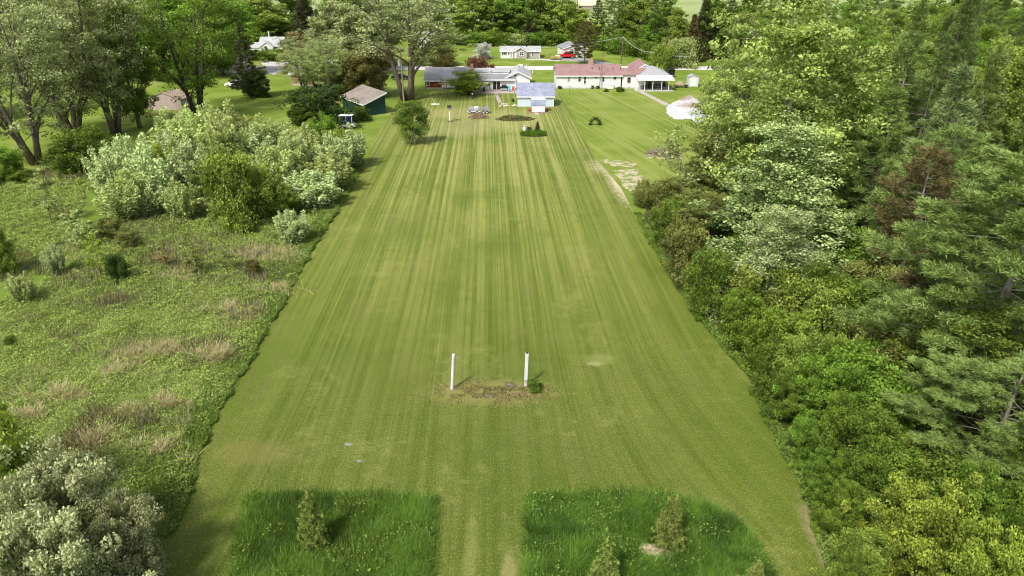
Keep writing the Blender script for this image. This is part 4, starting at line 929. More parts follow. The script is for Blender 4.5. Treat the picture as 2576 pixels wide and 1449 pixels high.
# patio furniture
g = G(*c3(1685,1062)); b = thing('gas_grill', 'black covered barbecue grill against the white wall by the sliding door', 'grill', (g.x, g.y, 0))
MB().box(-.9,.9,-.35,.35,.55,1.0).build('body', BLACK, b, .04); MB().prism([(-.33,1.0),(.33,1.0),(.33,1.2),(.15,1.4),(-.15,1.4),(-.33,1.2)], -.55,.55).build('lid', BLACK, b)
for x in (-.8,.72):
    for y in (-.3,.22): MB().box(x,x+.08,y,y+.08,0,.55).build('leg', BLACK, b)
def chair(x, y, rz, m, label):
    c = thing('patio_chair', label, 'chair', (x,y,0), rz)
    MB().box(-.3,.3,-.3,.25,.4,.46).build('seat', m, c); MB().slab([(-.3,.25,.44),(.3,.25,.44),(.3,.5,1.25),(-.3,.5,1.25)],.05).build('backrest', m, c)
    for a in (-.3,.25):
        for q in (-.3,.2): MB().box(a,a+.05,q,q+.05,0,.4).build('leg', WHITEP, c)
TEAL = mat('teal_plastic', (.10,.42,.45), .5); REDP = mat('red_fabric', (.45,.06,.05), .8)
g = G(*c3(1765,1075)); chair(g.x, g.y, .1, TEAL, 'teal patio chair right of the black grill'); g = G(*c3(1815,1085)); chair(g.x, g.y, -.3, REDP, 'red patio chair beside the white post near the blue shed')
g = G(*c3(1840,1080)); b = thing('closed_umbrella', 'folded white patio umbrella left of the blue shed', 'umbrella', (g.x+.2, g.y, 0)); MB().tube([(0,0,0),(0,0,2.5)], .03).build('pole', STEEL, b); MB().tube([(0,0,1.0),(0,0,1.7),(0,0,2.45)], [.2,.14,.03]).build('canopy', WHITEP, b); MB().tube([(0,0,0),(0,0,.12)], .28, 12).build('base', CONC, b)
# stone bed, gnome like lamp, birdbath
for i,(x,y) in enumerate(((1050,1100),(1120,1105),(1190,1100),(1250,1110),(1300,1105),(1340,1090))):
    g = G(*c3(x,y)); tag(MB().blob((0,0,.12),(.45,.3,.22),i).build('bed_stone', mat('stone_pinkish', (.34,.26,.24), .9), None, 0, True), 'pinkish rock edging the bed under the umbrella maple, number '+str(i+1)+' from the left', 'rock', 'rocks edging the bed under the maple').location = (g.x,g.y,0)
g = G(*c3(1207,1190)); b = thing('garden_ornament', 'small dark garden statue with a pale top on the lawn', 'ornament', (g.x,g.y,0))
MB().tube([(0,0,0),(0,0,.15),(0,0,.9)], [.22,.16,.12], 10).build('pedestal', mat('iron_dark', (.04,.05,.04), .6), b); MB().tube([(0,0,.9),(0,0,1.15),(0,0,1.3)], [.08,.2,.12], 12).build('top', mat('cream_stone', (.6,.52,.38), .8), b)
g = G(*c3(378*1.0+1000,1075)); b = thing('planter', 'dark round plant pot at the patio edge before the white house half', 'planter', (g.x,g.y,0)); MB().tube([(0,0,0),(0,0,.5)], [.2,.3], 12).build('pot', BLACK, b); MB().blob((0,0,.7),(.35,.35,.3),3).build('plant', mat('plant_dark', (.03,.06,.02), .8), b)
# utility pole
pb = G(1016,255); ht = hgt(pb.y, 120)
up = thing('utility_pole', 'wooden utility pole with transformer and crossarm left of the huge central trunk', 'utility pole', (pb.x, pb.y, 0))
POLEW = mat('pole_wood', (.40,.33,.24), .9, .2, 5)
MB().tube([(0,0,0),(0,0,ht)], [.19,.14], 10).build('pole', POLEW, up); MB().box(-2.3,1.3,-.08,.08,ht-.5,ht-.34).build('crossarm', WOODG, up)
MB().tube([(-.42,-.1,ht-3.6),(-.42,-.1,ht-2.4)], .3, 12).build('transformer', mat('transformer_grey', (.55,.55,.54), .5), up)
for x in (-2.1,-1.2,.0,1.1): MB().tube([(x,0,ht-.34),(x,0,ht-.1)], .06, 6).build('insulator', WHITEP, up)
WIRE = mat('wire_grey', (.42,.42,.41), .6)
def wire(name, a, b, sag, label, r=.03):
    a = Vector(a); b = Vector(b); pts = [a.lerp(b,t)-Vector((0,0,sag*4*t*(1-t))) for t in [i/14 for i in range(15)]]
    return tag(MB().tube(pts, r, 5).build(name, WIRE), label, 'wire')
wire('power_line', (pb.x-2.1,pb.y,ht-.1), (onplane((640,150),pb.y+42)[0],pb.y+42,onplane((640,150),pb.y+42)[1]), 1.6, 'uppermost power line running left from the wooden pole crossarm')
wire('power_line', (pb.x-.2,pb.y,ht-4.2), (onplane((640,180),pb.y+42)[0],pb.y+42,onplane((640,180),pb.y+42)[1]), 1.4, 'upper cable running left from below the transformer', .045)
wire('power_line', (pb.x-.2,pb.y,ht-5.0), (onplane((640,186),pb.y+42)[0],pb.y+42,onplane((640,186),pb.y+42)[1]), 1.4, 'lower cable running left from below the transformer', .045)
# ---- blue shed
y0 = G(*c3(2100,1300)).y; x0, _ = onplane(c3(1890,1300), y0); x1, _ = onplane(c3(2430,1300), y0); _, ev = onplane(c3(2100,1140), y0); D = 6.0
rz = hgt(y0+D/2, c3(0,937)[1])-.14
rt = thing('garden_shed', 'pale blue shed with blue-grey shingle roof and white corner trim', 'shed', (x0,y0,0)); W = x1-x0
house(rt, 0, W, 0, D, ev, rz, BLUEW, RBLUE, over=.25, fnd=False)
for a,b in ((-.03,.16),(W-.16,W+.03)): MB().box(a,b,-.03,-.002,0,ev-.2).build('corner_trim', WHITEP, rt)
MB().box(-.05,-.003,1.2,2.2,0,2.0).build('door', mat('door_dark_red', (.12,.05,.05)), rt)
g = G(*c3(2455,1290))
# little dog house in front
yd = G(*c3(2200,1390)).y; xd0, _ = onplane(c3(2098,1390), yd); xd1, _ = onplane(c3(2302,1390), yd); W = xd1-xd0
zb = hgt(yd-.1, c3(0,1282)[1]); zm = hgt(yd+.55, c3(0,1205)[1]); zt = hgt(yd+1.5, c3(0,1157)[1])
rt = thing('dog_house', 'small white outbuilding with gambrel shingle roof before the blue shed', 'outbuilding', (xd0,yd,0))
MB().prism([(0,0),(3,0),(3,zb),(2.45,zm-.05),(1.5,zt-.05),(.55,zm-.05),(0,zb)], .06, W-.06).build('wall', WHITE, rt)
MB().slab([(-.1,-.12,zb-.02),(W+.1,-.12,zb-.02),(W+.1,.55,zm+.06),(-.1,.55,zm+.06)],.07).build('lower_roof', RBLUE, rt); MB().slab([(W+.1,3.12,zb),(-.1,3.12,zb),(-.1,2.45,zm+.06),(W+.1,2.45,zm+.06)],.07).build('lower_roof', RBLUE, rt)
MB().slab([(-.1,.56,zm+.06),(W+.1,.56,zm+.06),(W+.1,1.5,zt+.06),(-.1,1.5,zt+.06)],.07).slab([(W+.1,2.44,zm+.06),(-.1,2.44,zm+.06),(-.1,1.51,zt+.06),(W+.1,1.51,zt+.06)],.07).build('upper_roof', shingle('shingle_blue_sky_sheen', (.36,.38,.46),(.45,.47,.54),1.4), rt)  # sky reflection on the flatter upper slopes is put into the paler colour
MB().box(W*.2,W*.8,-.03,-.002,.05,zb-.3).build('door', WHITEP, rt)
BR = mat('brick_edging', (.30,.2,.17), .9)
tag(MB().box(xd0-.5,xd0+W+.7,yd-.65,yd-.42,0,.2).box(xd0-.75,xd0-.5,yd-.65,yd+2,0,.2).box(xd0+W+.7,xd0+W+.95,yd-.65,yd+1,0,.2).build('brick_edging', BR), 'low brown brick edging around the small white outbuilding', 'edging')
tag(MB().box(xd0+W*.22,xd0+W*.5,yd-1.5,yd-.66,0,.12).box(xd0+W*.22-.1,xd0+W*.5+.1,yd-2.0,yd-1.55,0,.06).build('stepping_stone', mat('stone_pink', (.5,.4,.38), .9)), 'pinkish doorstep slabs before the small white outbuilding', 'step')
for i,(x,y,m) in enumerate(((1860,1385,REDP),(2245,1375,REDP),(1930,1380,None))):
    g = G(*c5(x, y*0+545)); 
    tag(MB().blob((0,0,.3),(.3,.3,.35),i,8,.3).build('potted_flowers', m or mat('plant_mid', (.05,.1,.03), .8)), ['reddish potted flowers at the left corner of the small white outbuilding','reddish potted flowers at the right corner of the small white outbuilding','green potted plant at the front left of the small white outbuilding'][i], 'flowers').location = (g.x,g.y-.1,0)
# brick path and stones
sheet('path', [tuple(G(*c5(x,y))) for x,y in ((1125,165),(1205,165),(1290,360),(1215,375))], .012, mat('path_brick', (.42,.33,.29), .9, .25, 3))
rr = random.Random(8)
for i in range(9):
    x, y = [(1255,440),(1290,400),(1330,395),(1380,400),(1405,425),(1350,435),(1530,430),(1560,405),(1590,425)][i]; g = G(*c5(x,y))
    tag(MB().blob((0,0,.05),(rr.uniform(.35,.6),rr.uniform(.25,.4),.12),i).build('flagstone', mat('cream_stone2', (.55,.50,.38), .9), None, 0, True), ('cream flagstone in the row from the path end, number %d from the left' % (i+1)) if i<6 else ('cream flagstone by the blue shed corner, number %d from the left' % (i-5)), 'stone', 'cream flagstones near the blue shed').location = (g.x,g.y,0)
g = G(*c5(1520,350)); tag(MB().blob((0,0,.35),(.3,.3,.4),2,8,.3).build('small_shrub', mat('plant_dark', (.03,.06,.02), .8)), 'tiny dark shrub left of the blue shed wall', 'shrub').location = (g.x,g.y,0)
# bird house pole
g = G(*c5(200,765)); zt = hgt(g.y, c5(0,490)[1]); zt2 = hgt(g.y, c5(0,418)[1])
b = thing('birdhouse_pole', 'thick white pole carrying a dark cluster of bird houses', 'birdhouse', (g.x,g.y,0))
MB().tube([(0,0,0),(.05,0,zt)], .13, 12).build('pole', WHITEP, b); MB().box(-.4,.4,-.4,.4,0,.22).build('base', mat('mossy_block', (.16,.17,.08), .9), b)
MB().box(-.42,.52,-.42,.42,zt,zt+.08).build('shelf', WOODG, b)
for dx,dy in ((-.22,-.2),(.28,-.2),(.03,.2)):
    h_ = MB().box(dx-.16,dx+.16,dy-.16,dy+.16,zt+.08,zt+.5).build('nest_box', mat('purple_grey', (.16,.13,.17), .7), b); MB().prism([(dx-.22,zt+.5),(dx+.22,zt+.5),(dx,zt2)], dy-.2, dy+.2, 'y').build('box_roof', BLACK, h_)
# yellow pole with white board
a = G(*c3(552,1110)); e = G(*c3(640,1268)); b = thing('croquet_mallet_board', 'long yellow pole lying on the lawn with a white board at its near end', 'pole', (0,0,0))
b.name = 'yellow_pole'; MB().tube([(a.x,a.y,.06),(e.x,e.y,.25)], .05, 6).build('pole', mat('yellow_paint', (.6,.55,.2), .6), b); MB().box(e.x-.75,e.x+.95,e.y-.35,e.y-.0,.02,.2).build('board', WHITEP, b)
# wire carts
for i,(xa,xb,lb) in enumerate(((580,832,'grey wire trailer rack loaded with a white box, on the lawn'),(885,1012,'smaller grey wire rack trailer right of the one with the white box'))):
    yb = G(*c5((xa+xb)/2, 592)).y; X0,_ = onplane(c5(xa,592), yb); X1,_ = onplane(c5(xb,592), yb); zt = hgt(yb, c5(0,470)[1]); b = thing('utility_trailer', lb, 'trailer', (X0,yb,0)); W = X1-X0
    MB().box(0,W,0,1.3,.42,.5).build('deck', STEEL, b)
    m = MB()
    for yy in (0,1.3):
        for k in range(7): x = W*k/6; m.tube([(x,yy,.5),(x,yy,zt)], .028, 4)
        for k in range(4): z = .5+(zt-.5)*(k+1)/4; m.tube([(0,yy,z),(W,yy,z)], .028, 4)
    for xx in (0,W):
        for k in range(4): z = .5+(zt-.5)*(k+1)/4; m.tube([(xx,0,z),(xx,1.3,z)], .028, 4)
    m.build('cage', STEEL, b)
    for xx in (W*.15,W*.75):
        w_ = MB().tube([(xx,-.14,.26),(xx,-.02,.26)], .26, 14).build('wheel', RUBBER, b); MB().tube([(xx,-.17,.26),(xx,-.142,.26)], .13, 10).build('rim', WHITEP, w_)
    MB().box(-.15,W+.1,-.12,-.02,.3,.42).build('frame_rail', WHITEP if i==0 else STEEL, b)
    if i == 0: tag(MB().box(X0+W*.5,X0+W*.82,yb+.2,yb+.9,.5,1.25).build('white_crate', WHITEP, None, .03), 'white box riding on the grey wire trailer rack', 'box')
    else: MB().tube([(W*.25,.1,.5),(W*.25,.1,zt+.5)], .06, 6).build('upright', BLACK, b)
def sticks(name, label, cat, g, rx, ry, rz, n, mats, seed, ln=1.2, leafy=None):
    rr = random.Random(seed); root = thing(name, label, cat, (g.x,g.y,0)); ms = [MB() for _ in mats]
    for i in range(n):
        a = rr.uniform(0,6.28); q = rr.random()**.6; x = math.cos(a)*rx*q; y = math.sin(a)*ry*q; z = rz*(1-q*q)*rr.uniform(.2,1)+.04
        d = Vector((rr.gauss(0,1),rr.gauss(0,.7),rr.gauss(0,.3))).normalized()*ln*rr.uniform(.4,1); z1 = max(.03, z-d.z/2); 
        ms[i%len(mats)].tube([(x-d.x/2,y-d.y/2,z1),(x,y,z+.05),(x+d.x/2,y+d.y/2,max(.03,z+d.z/2))], [.05,.04,.02], 4)
    for m,k in zip(ms, mats): m.build('branches', k, root)
    if leafy:
        rgx = np.random.default_rng(seed); k = 2500; q = np.sqrt(rgx.random(k)); a = rgx.uniform(0,6.28,k)
        P = np.stack([np.cos(a)*q*rx, np.sin(a)*q*ry, rgx.random(k)*rz*(1.05-q*q)],1)
        me = npmesh('foliage', leaves(P, .16, rgx, .4), 4, rgx.random(k)); link('foliage', me, L[leafy], root)
    return root
W2 = mat('rotten_wood', (.30,.16,.10), .9)
sticks('brush_pile', 'brown heap of sticks and logs before the wire trailer racks', 'brush pile', G(*c5(800,680)), 2.0, 1.3, .9, 90, [W2, WOOD, BARKL], 1, 1.5)
sticks('branch_heap', 'long low heap of cut leafy branches before the small white outbuilding', 'brush pile', G(*c5(1560,715)), 3.6, 1.6, .8, 130, [BARKD, WOOD], 2, 1.4, 'mid')
sticks('brush_pile', 'purplish brown brush pile with pale planks at the right edge of the neighbour lawn', 'brush pile', G(1668,388), 2.8, 2.2, .9, 220, [mat('grey_purple_sticks', (.24,.19,.19), .9), WOOD, BARKL], 3, 1.3)
# island bed
g = G(*c5(1960,1045)); b = thing('flower_bed', 'oval bed of leafy green plants at the centre of the far lawn', 'flower bed', (g.x,g.y,0))
rgx = np.random.default_rng(9); k = 7000; q = np.sqrt(rgx.random(k)); a = rgx.uniform(0,6.28,k)
P = np.stack([np.cos(a)*q*2.3, np.sin(a)*q*1.3, rgx.random(k)*(.25+.5*rgx.random(k)*(1-q**3))],1)
link('plants', npmesh('plants', np.concatenate([leaves(P,.14,rgx,.2,None,.35), blades(P[:3000],.75,.05,rgx,.5)]), 4, rgx.random(k+3000)*.8), L['bright'], b)
MB().tube([(0,0,0),(0,0,.08)], [1,.98], 24).build('soil', mat('soil', (.08,.06,.04), .95), b).scale = (2.35,1.35,1)
g = G(*c5(1762,1022)); b = thing('garden_statue', 'white standing garden statue at the left end of the oval bed', 'statue', (g.x,g.y,0)); zt = hgt(g.y, c5(0,832)[1])
SM = mat('statue_white', (.72,.70,.70), .7)
MB().tube([(0,0,0),(0,0,.3)], [.32,.28], 8).build('pedestal', SM, b)
MB().tube([(0,0,.3),(0,0,.3+.25*zt),(0,0,.62*zt),(0,0,.74*zt),(0,0,.80*zt)], [.30,.24,.19,.24,.09], 12).build('figure', SM, b, 0, True); MB().blob((0,0,.89*zt),(.12,.13,.17),1,10,.03).build('head', SM, b, 0, True)
for s in (-1,1): MB().tube([(s*.22,0,.74*zt),(s*.3,-.08,.56*zt),(s*.08,-.22,.52*zt)], [.07,.06,.05], 8).build('arm', SM, b, 0, True)
treeV('shrub', *c5(1850,995), c5(0,868)[1], 15, 'dark', 'small dark juniper beside the white statue', name='juniper', cat='shrub')
treeV('xmas', *c5(2035,1010), c5(0,775)[1], 20, 'spruce', 'small dark spruce growing in the oval bed', name='spruce_tree')
# weeping arch sapling
g = G(*c4(825,1305)); b = thing('topiary', 'small dark weeping arch-shaped shrub alone on the neighbour lawn', 'shrub', (g.x,g.y,0))
ar = [(-.9,0,.15),(-.7,0,.7),(-.2,0,1.15),(.3,0,1.1),(.75,0,.6),(.85,0,.05)]; MB().tube(ar, .05, 5).build('trunk', BARKD, b)
A_ = np.array(ar); idx = rgx.integers(0,6,1600); P = A_[idx]+rgx.normal(size=(1600,3))*[.2,.2,.18]; P[:,2] = np.abs(P[:,2])
link('foliage', npmesh('foliage', leaves(P,.13,rgx,.2), 4, rgx.random(1600)), L['dark'], b)
# ---- white ranch with red-brown roof
y0 = G(*c4(700,852)).y; x0, _ = onplane(c4(340,850), y0); x1, _ = onplane(c4(1140,850), y0); x2, _ = onplane(c4(1330,850), y0); x3, _ = onplane(c4(1735,850), y0)
_, ev = onplane(c4(700,685), y0); D = 9.0; rz = hgt(y0+D/2, c4(0,541)[1])-.14
rt = thing('ranch_house', 'long white ranch house with red-brown shingle roof and carport awning', 'house', (x0,y0,0)); W = x1-x0; W2_ = x2-x0; W3 = x3-x0; ox = x0
house(rt, 0, W, 0, D, ev, rz, WHITE, RRED, over=.35)
rz2 = hgt(y0+3.3, c4(0,592)[1])-.14
house(rt, W+.36, W2_+2.2, .01, 6.6, ev+.02, max(ev+.9, rz2), WHITE, RRED, over=.3, trim=False)
xq,_ = onplane(c4(1425,600), y0+9); house(rt, xq-ox-2.6, xq-ox+2.6, 6.7, 16, ev, hgt(y0+7, c4(0,546)[1]), WHITE, RRED, 'y', .3, 'gable_wall', fnd=False)
# pale hipped garage roof
ze = ev+.1; zr = hgt(y0+4.2, c4(0,572)[1])
MB().box(W2_+2.0, W3-.3, 2.2, 9, 0, ze-.1).build('garage_wall', mat('shaded_wall', (.5,.48,.46), .8), rt)
MB().add([(W2_+.4,-.3,ze),(W3+.2,-.3,ze),(W3+.2,9.2,ze),(W2_+.4,9.2,ze),(W2_+4,4.4,zr+.1),(W3-3.2,4.4,zr+.1)], [(0,1,5,4),(1,2,5),(2,3,4,5),(3,0,4),(3,2,1,0)]).build('garage_roof', RWHITE, rt)
za = onplane(c4(1500,738), y0-3.2)[1]
MB().slab([(W2_-.2,-3.3,za),(W3+.6,-3.3,za),(W3+.6,-.36,ze-.05),(W2_-.2,-.36,ze-.05)], .12).box(W2_-.2,W3+.6,-3.36,-3.305,za-.25,za).build('awning', WHITEP, rt)
for vx in (1338,1440,1540,1650,1740):
    xx,_ = onplane(c4(vx,865), y0-3.1); MB().box(xx-ox-.06,xx-ox+.06,-3.15,-3.03,.03,za-.14).build('awning_post', WHITEP, rt)
MB().box(W2_-.6,W3+.6,-3.6,2.0,.0,.06).build('carport_slab', CONC, rt)
winset(rt, c4, y0, ox, [(475,688,514,766,dict(pane=GLASSL)),(612,690,650,766),(812,688,852,720,dict(nz=1)),(910,690,947,766),(1048,690,1096,742,dict(nx=2,nz=1)),(1220,706,1275,780)], t=.07)
winset(rt, c4, y0, ox, [(678,692,718,795,dict(name='door'))], t=.12)
winset(rt, c4, y0, ox, [(1380,742,1420,800,dict(y=2.18))], t=.08)
window(rt, 1.6, 2.5, 1.3, 2.7, 0, None, 1, 2, 'x', t=.07); window(rt, 5.2, 6.1, 1.3, 2.7, 0, None, 1, 2, 'x', t=.07)
xc,_ = onplane(c4(765,560), y0+4.5); MB().box(xc-ox-.55,xc-ox+.55,4.0,4.9,rz-.8,rz+1.2).build('chimney', mat('chimney_brick', (.42,.27,.2), .9), rt)
for vx in (783,875,1043,1140): xx,_ = onplane(c4(vx,620), y0+2.5); zz = ev+(rz-ev)*2.2/4.5; MB().tube([(xx-ox,2.2,zz),(xx-ox,2.2,zz+.75)], .09, 8).build('vent_pipe', mat('vent_brown', (.18,.06,.05), .7), rt)
# antenna tower
xx,_ = onplane(c4(884,830), y0-.5); zt = hgt(y0-.5, c4(0,392)[1]); b = thing('antenna_mast', 'thin rusty lattice antenna mast rising in front of the ranch house', 'antenna', (xx,y0-.5,0)); m = MB()
for a in range(3): m.tube([(.28*math.cos(a*2.09),.28*math.sin(a*2.09),0),(.2*math.cos(a*2.09)+.35,.2*math.sin(a*2.09),zt)], .03, 5)
for k in range(26):
    z = zt*k/26; a = k%3; f = z/zt; m.tube([(.26*math.cos(a*2.09)+.35*f,.26*math.sin(a*2.09),z),(.26*math.cos((a+1)*2.09)+.35*(f+.04),.26*math.sin((a+1)*2.09),z+zt/26)], .018, 4)
m.build('lattice', mat('rusty_steel', (.26,.10,.08), .7), b)
# things by the ranch wall
g = G(*c4(1008,856)); b = thing('storage_box', 'white rounded storage cabinet against the ranch house wall', 'cabinet', (g.x,g.y,0)); MB().box(-.85,.85,-.4,.4,.05,.95).build('body', WHITEP, b, .08); MB().box(-.9,.9,-.45,.45,.95,1.05).build('lid', WHITEP, b, .03)
for i,(x,y,s) in enumerate(((385,853,.45),(785,850,.5),(852,850,.5),(965,890,.5),(1128,890,.75),(1165,888,.45),(1235,848,.4))):
    g = G(*c4(x,y)); o_ = plant('shrub', g.x, g.y, s*1.5, s*1.2, ['dark','mid','dark','mid','mid','mid','dark'][i], ['dark low shrub at the left corner of the ranch house','low shrub under the ranch house back door','low dark shrub right of the ranch back door','green shrub left before the white storage cabinet','larger green shrub right of the white storage cabinet','small green shrub touching the larger green one','tiny dark shrub under the big right window of the ranch house'][i], name='shrub', cat='shrub')
for x,ya,yb,lb in ((507,822,935,'thin rusty clothesline post nearer the blue shed'),(1056,852,930,'thin rusty clothesline post nearer the ranch carport')):
    g = G(*c4(x,yb)); zt = hgt(g.y, c4(0,ya)[1]); b = thing('clothesline_post', lb, 'post', (g.x,g.y,0)); MB().tube([(0,0,0),(0,0,zt)], .045, 6).build('pole', mat('rusty_steel', (.2,.1,.08), .7), b); MB().tube([(-.35,0,zt-.05),(.35,0,zt-.05)], .035, 6).build('crossbar', mat('rusty_steel', (.2,.1,.08), .7), b)
for i,(x,y) in enumerate(((1400,855),(1470,862),(1510,850),(1600,850),(1690,855))):
    g = G(*c4(x,y)); b = thing('patio_table' if i in (1,3) else 'patio_chair', ['black chair nearest the ranch wall under the carport awning','black square table under the carport awning','black chair between the two tables under the awning','larger black table under the right half of the awning','dark covered chair at the right end under the awning'][i], 'table' if i in (1,3) else 'chair', (g.x,g.y+.6,0.06))
    if i in (1,3):
        MB().box(-.8,.8,-.5,.5,.7,.76).build('tabletop', BLACK, b)
        for a in (-.7,.62):
            for q in (-.42,.34): MB().box(a,a+.08,q,q+.08,0,.7).build('leg', BLACK, b)
    else:
        MB().box(-.32,.32,-.3,.3,.4,.5).build('seat', BLACK, b); MB().box(-.32,.32,.25,.33,.5,1.25).build('backrest', BLACK, b)
        for a in (-.32,.26):
            for q in (-.3,.24): MB().box(a,a+.06,q,q+.06,0,.4).build('leg', BLACK, b)
# ---- collapsed white tarp
pts = [c4(*p) for p in ((1708,1080),(1705,1160),(1790,1225),(1840,1240),(2030,1235),(2090,1300),(2240,1300),(2300,1240),(2350,1120),(2290,1050),(2110,1010),(2040,960),(1960,950),(1890,985),(1760,1040))]
P3 = [G(*p) for p in pts]; cx = sum(p.x for p in P3)/len(P3); cy = sum(p.y for p in P3)/len(P3)
gn = 46; vs = []; fs = []; poly = [(p.x,p.y) for p in P3]; xs = [p[0] for p in poly]; ys = [p[1] for p in poly]
X, Y = np.meshgrid(np.linspace(min(xs),max(xs),gn), np.linspace(min(ys),max(ys),gn)); ins = inside(X.ravel(), Y.ravel(), poly).reshape(gn,gn)
Zt = .08+.45*fbm(X,Y,.5,3)+.3*vnoise(X,Y,1.4,8)
idm = -np.ones((gn,gn),int)
for i in range(gn-1):
    for j in range(gn-1):
        if ins[i,j] and ins[i+1,j] and ins[i,j+1] and ins[i+1,j+1]:
            q = []
            for a,b_ in ((i,j),(i,j+1),(i+1,j+1),(i+1,j)):
                if idm[a,b_] < 0:
                    idm[a,b_] = len(vs); bd = not all(ins[max(0,a-1):a+2, max(0,b_-1):b_+2].ravel()); vs.append((X[a,b_], Y[a,b_], .03 if bd else Zt[a,b_]))
                q.append(idm[a,b_])
            fs.append(tuple(q))
me = bpy.data.meshes.new('white_tarp'); me.from_pydata(vs,[],fs); me.update(); me.polygons.foreach_set('use_smooth',[True]*len(me.polygons))
m_, nt_ = nodes('tarp_white_dirty'); co_ = coords(nt_); nn_ = noise(nt_, co_, 1.3, 6, .7); n5 = noise(nt_, co_, 3.5, 5, .7)
c_ = mix(nt_, smooth(nt_, n5, .5, .66), (.56,.56,.58), (.30,.29,.28))
for vx,vy,rx,ry in ((1850,985,3.6,3.4),(2150,1095,4.4,3.2)):
    g = G(*c4(vx,vy)); c_ = mix(nt_, spot(nt_, co_, g.x, g.y, rx, ry, nn_), c_, (.34,.24,.18))
finish(nt_, c_, .6, nn_, .6, .1)
tag(link('white_tarp', me, m_), 'large rumpled white tarp with brown puddles lying on the lawn beside the wood', 'tarp')
# ---- small white shed, clutter, car
y0 = G(*c4(2040,825)).y; x0,_ = onplane(c4(1985,825), y0); x1,_ = onplane(c4(2108,825), y0); zt = hgt(y0, c4(0,712)[1]); b = thing('metal_shed', 'small white metal shed standing right of the carport', 'shed', (x0,y0,0)); W = x1-x0
house(b, 0, W, 0, 2.2, zt, zt+.45, siding('metal_white', (.62,.64,.64), .3, 'X', .05, .3), RWHITE, 'y', .08, fnd=False, trim=False); MB().box(W*.25,W*.75,-.03,-.002,.05,zt-.2).build('door', WHITEP, b)
g = G(*c4(1890,835)); b = thing('yard_trailer', 'low black flat trailer stacked with tan lumber between carport and metal shed', 'trailer', (g.x,g.y,0))
MB().box(-1.6,1.8,-.6,.6,.35,.5).build('deck', BLACK, b); MB().box(-1.3,.6,-.5,.5,.5,.95).build('lumber', mat('tan_lumber', (.5,.35,.22), .8), b); MB().slab([(-1.0,-.4,.95),(.4,-.4,.95),(.2,.4,1.4),(-.9,.4,1.2)],.08).build('board', WOODG, b)
for x in (-1,1.1): MB().tube([(x,-.75,.3),(x,-.6,.3)], .3, 14).build('wheel', RUBBER, b)
def wheel(root, x, y, r, w=.24, out=-1, rimm=None):
    k = MB().tube([(x,y-w/2,r),(x,y+w/2,r)], r, 18).build('wheel', RUBBER, root, 0); MB().tube([(x,y+out*(w/2+.01),r),(x,y+out*(w/2-.06),r)], r*.58, 12).build('rim', rimm or STEEL, k)
# black SUV seen from behind
y0 = G(*c4(1778,712)).y; xc,_ = onplane(c4(1778,712), y0); b = thing('parked_car', 'black off-road vehicle parked with its back to the house beside the carport', 'car', (xc, y0, 0), R(14))
CB = mat('black_car_paint', (.012,.013,.014), .25, .1, 1, 0, .5, 0)
MB().prism([(0,.5),(0,1.15),(.12,1.2),(4.3,1.15),(4.5,.95),(4.5,.5)], -.95, .95).build('body', CB, b, .06)
MB().prism([(.05,1.15),(.15,1.95),(1.9,1.95),(2.6,1.18)], -.85, .85).build('cab', CB, b, .06)
window(b, -.6,.6,1.25,1.75, .06, GLASS, 1, 1, fm=CB, t=.05, name='rear_window'); MB().tube([(0,-.18,1.0),(0,0,1.0)], .38, 16).build('spare_wheel', RUBBER, b); MB().box(-.95,.95,-.14,.02,.5,.68).build('bumper', STEEL, b)
for x in (-.86,.72): MB().box(x,x+.14,-.03,.02,.85,1.1).build('tail_light', REDP, b)
for y in (.85,3.6):
    for s in (-1,1):
        k = MB().tube([(s*.98,y,.4),(s*.74,y,.4)], .4, 18).build('wheel', RUBBER, b); MB().tube([(s*.995,y,.4),(s*.95,y,.4)], .22, 12).build('rim', STEEL, k)
# ---- tan bungalow
y0 = G(*c3(2000,575)).y; x0,_ = onplane(c3(1632,560), y0); x1,_ = onplane(c3(2228,575), y0); _,ev = onplane(c3(2100,468), y0); rz = hgt(y0+3.6, c3(0,385)[1])-.14
rt = thing('bungalow', 'small tan bungalow with grey roof and white glazed porch across the road', 'house', (x0,y0,0)); W = x1-x0; ox = x0
house(rt, 0, W, .8, 7.2, ev, max(ev+1, rz), TAN, RLGREY, over=.3, fnd=False)
xa,_ = onplane(c3(1875,570), y0); xb,_ = onplane(c3(2020,570), y0); xl,_ = onplane(c3(1822,470), y0); zp = hgt(y0-.3, c3(0,412)[1])
house(rt, xl-ox+.2, onplane(c3(2030,470),y0)[0]-ox, 0, 4, ev, max(ev+.8,zp), TAN, RLGREY, 'y', .25, 'gable_wall', fnd=False)
MB().box(.02, xl-ox, .6, .78, 0, ev-.1).build('porch_wall', WHITEP, rt)
winset(rt, c3, y0+.6, ox, [(1648,458,1728,520,dict(nx=3,nz=2)),(1742,458,1768,520,dict(nx=1)),(1778,458,1805,552,dict(nz=1,pane=GLASSL,name='door'))], y=.6, t=.07)
winset(rt, c3, y0, ox, [(1842,465,1874,570,dict(name='door',nz=2,pane=WHITEP)),(1915,470,1985,535,dict(nx=2)) ], y=0, t=.14)
winset(rt, c3, y0+.8, ox, [(2098,470,2138,540)], y=.8, t=.14); MB().tube([(onplane(c3(2020,380),y0+3)[0]-ox,3.4,ev),(onplane(c3(2020,380),y0+3)[0]-ox,3.4,ev+2.6)], .14, 8).build('stove_pipe', BLACK, rt)
for a in (0,W-.12): MB().box(a,a+.12,.76,.798,0,ev-.15).build('corner_trim', WHITEP, rt)
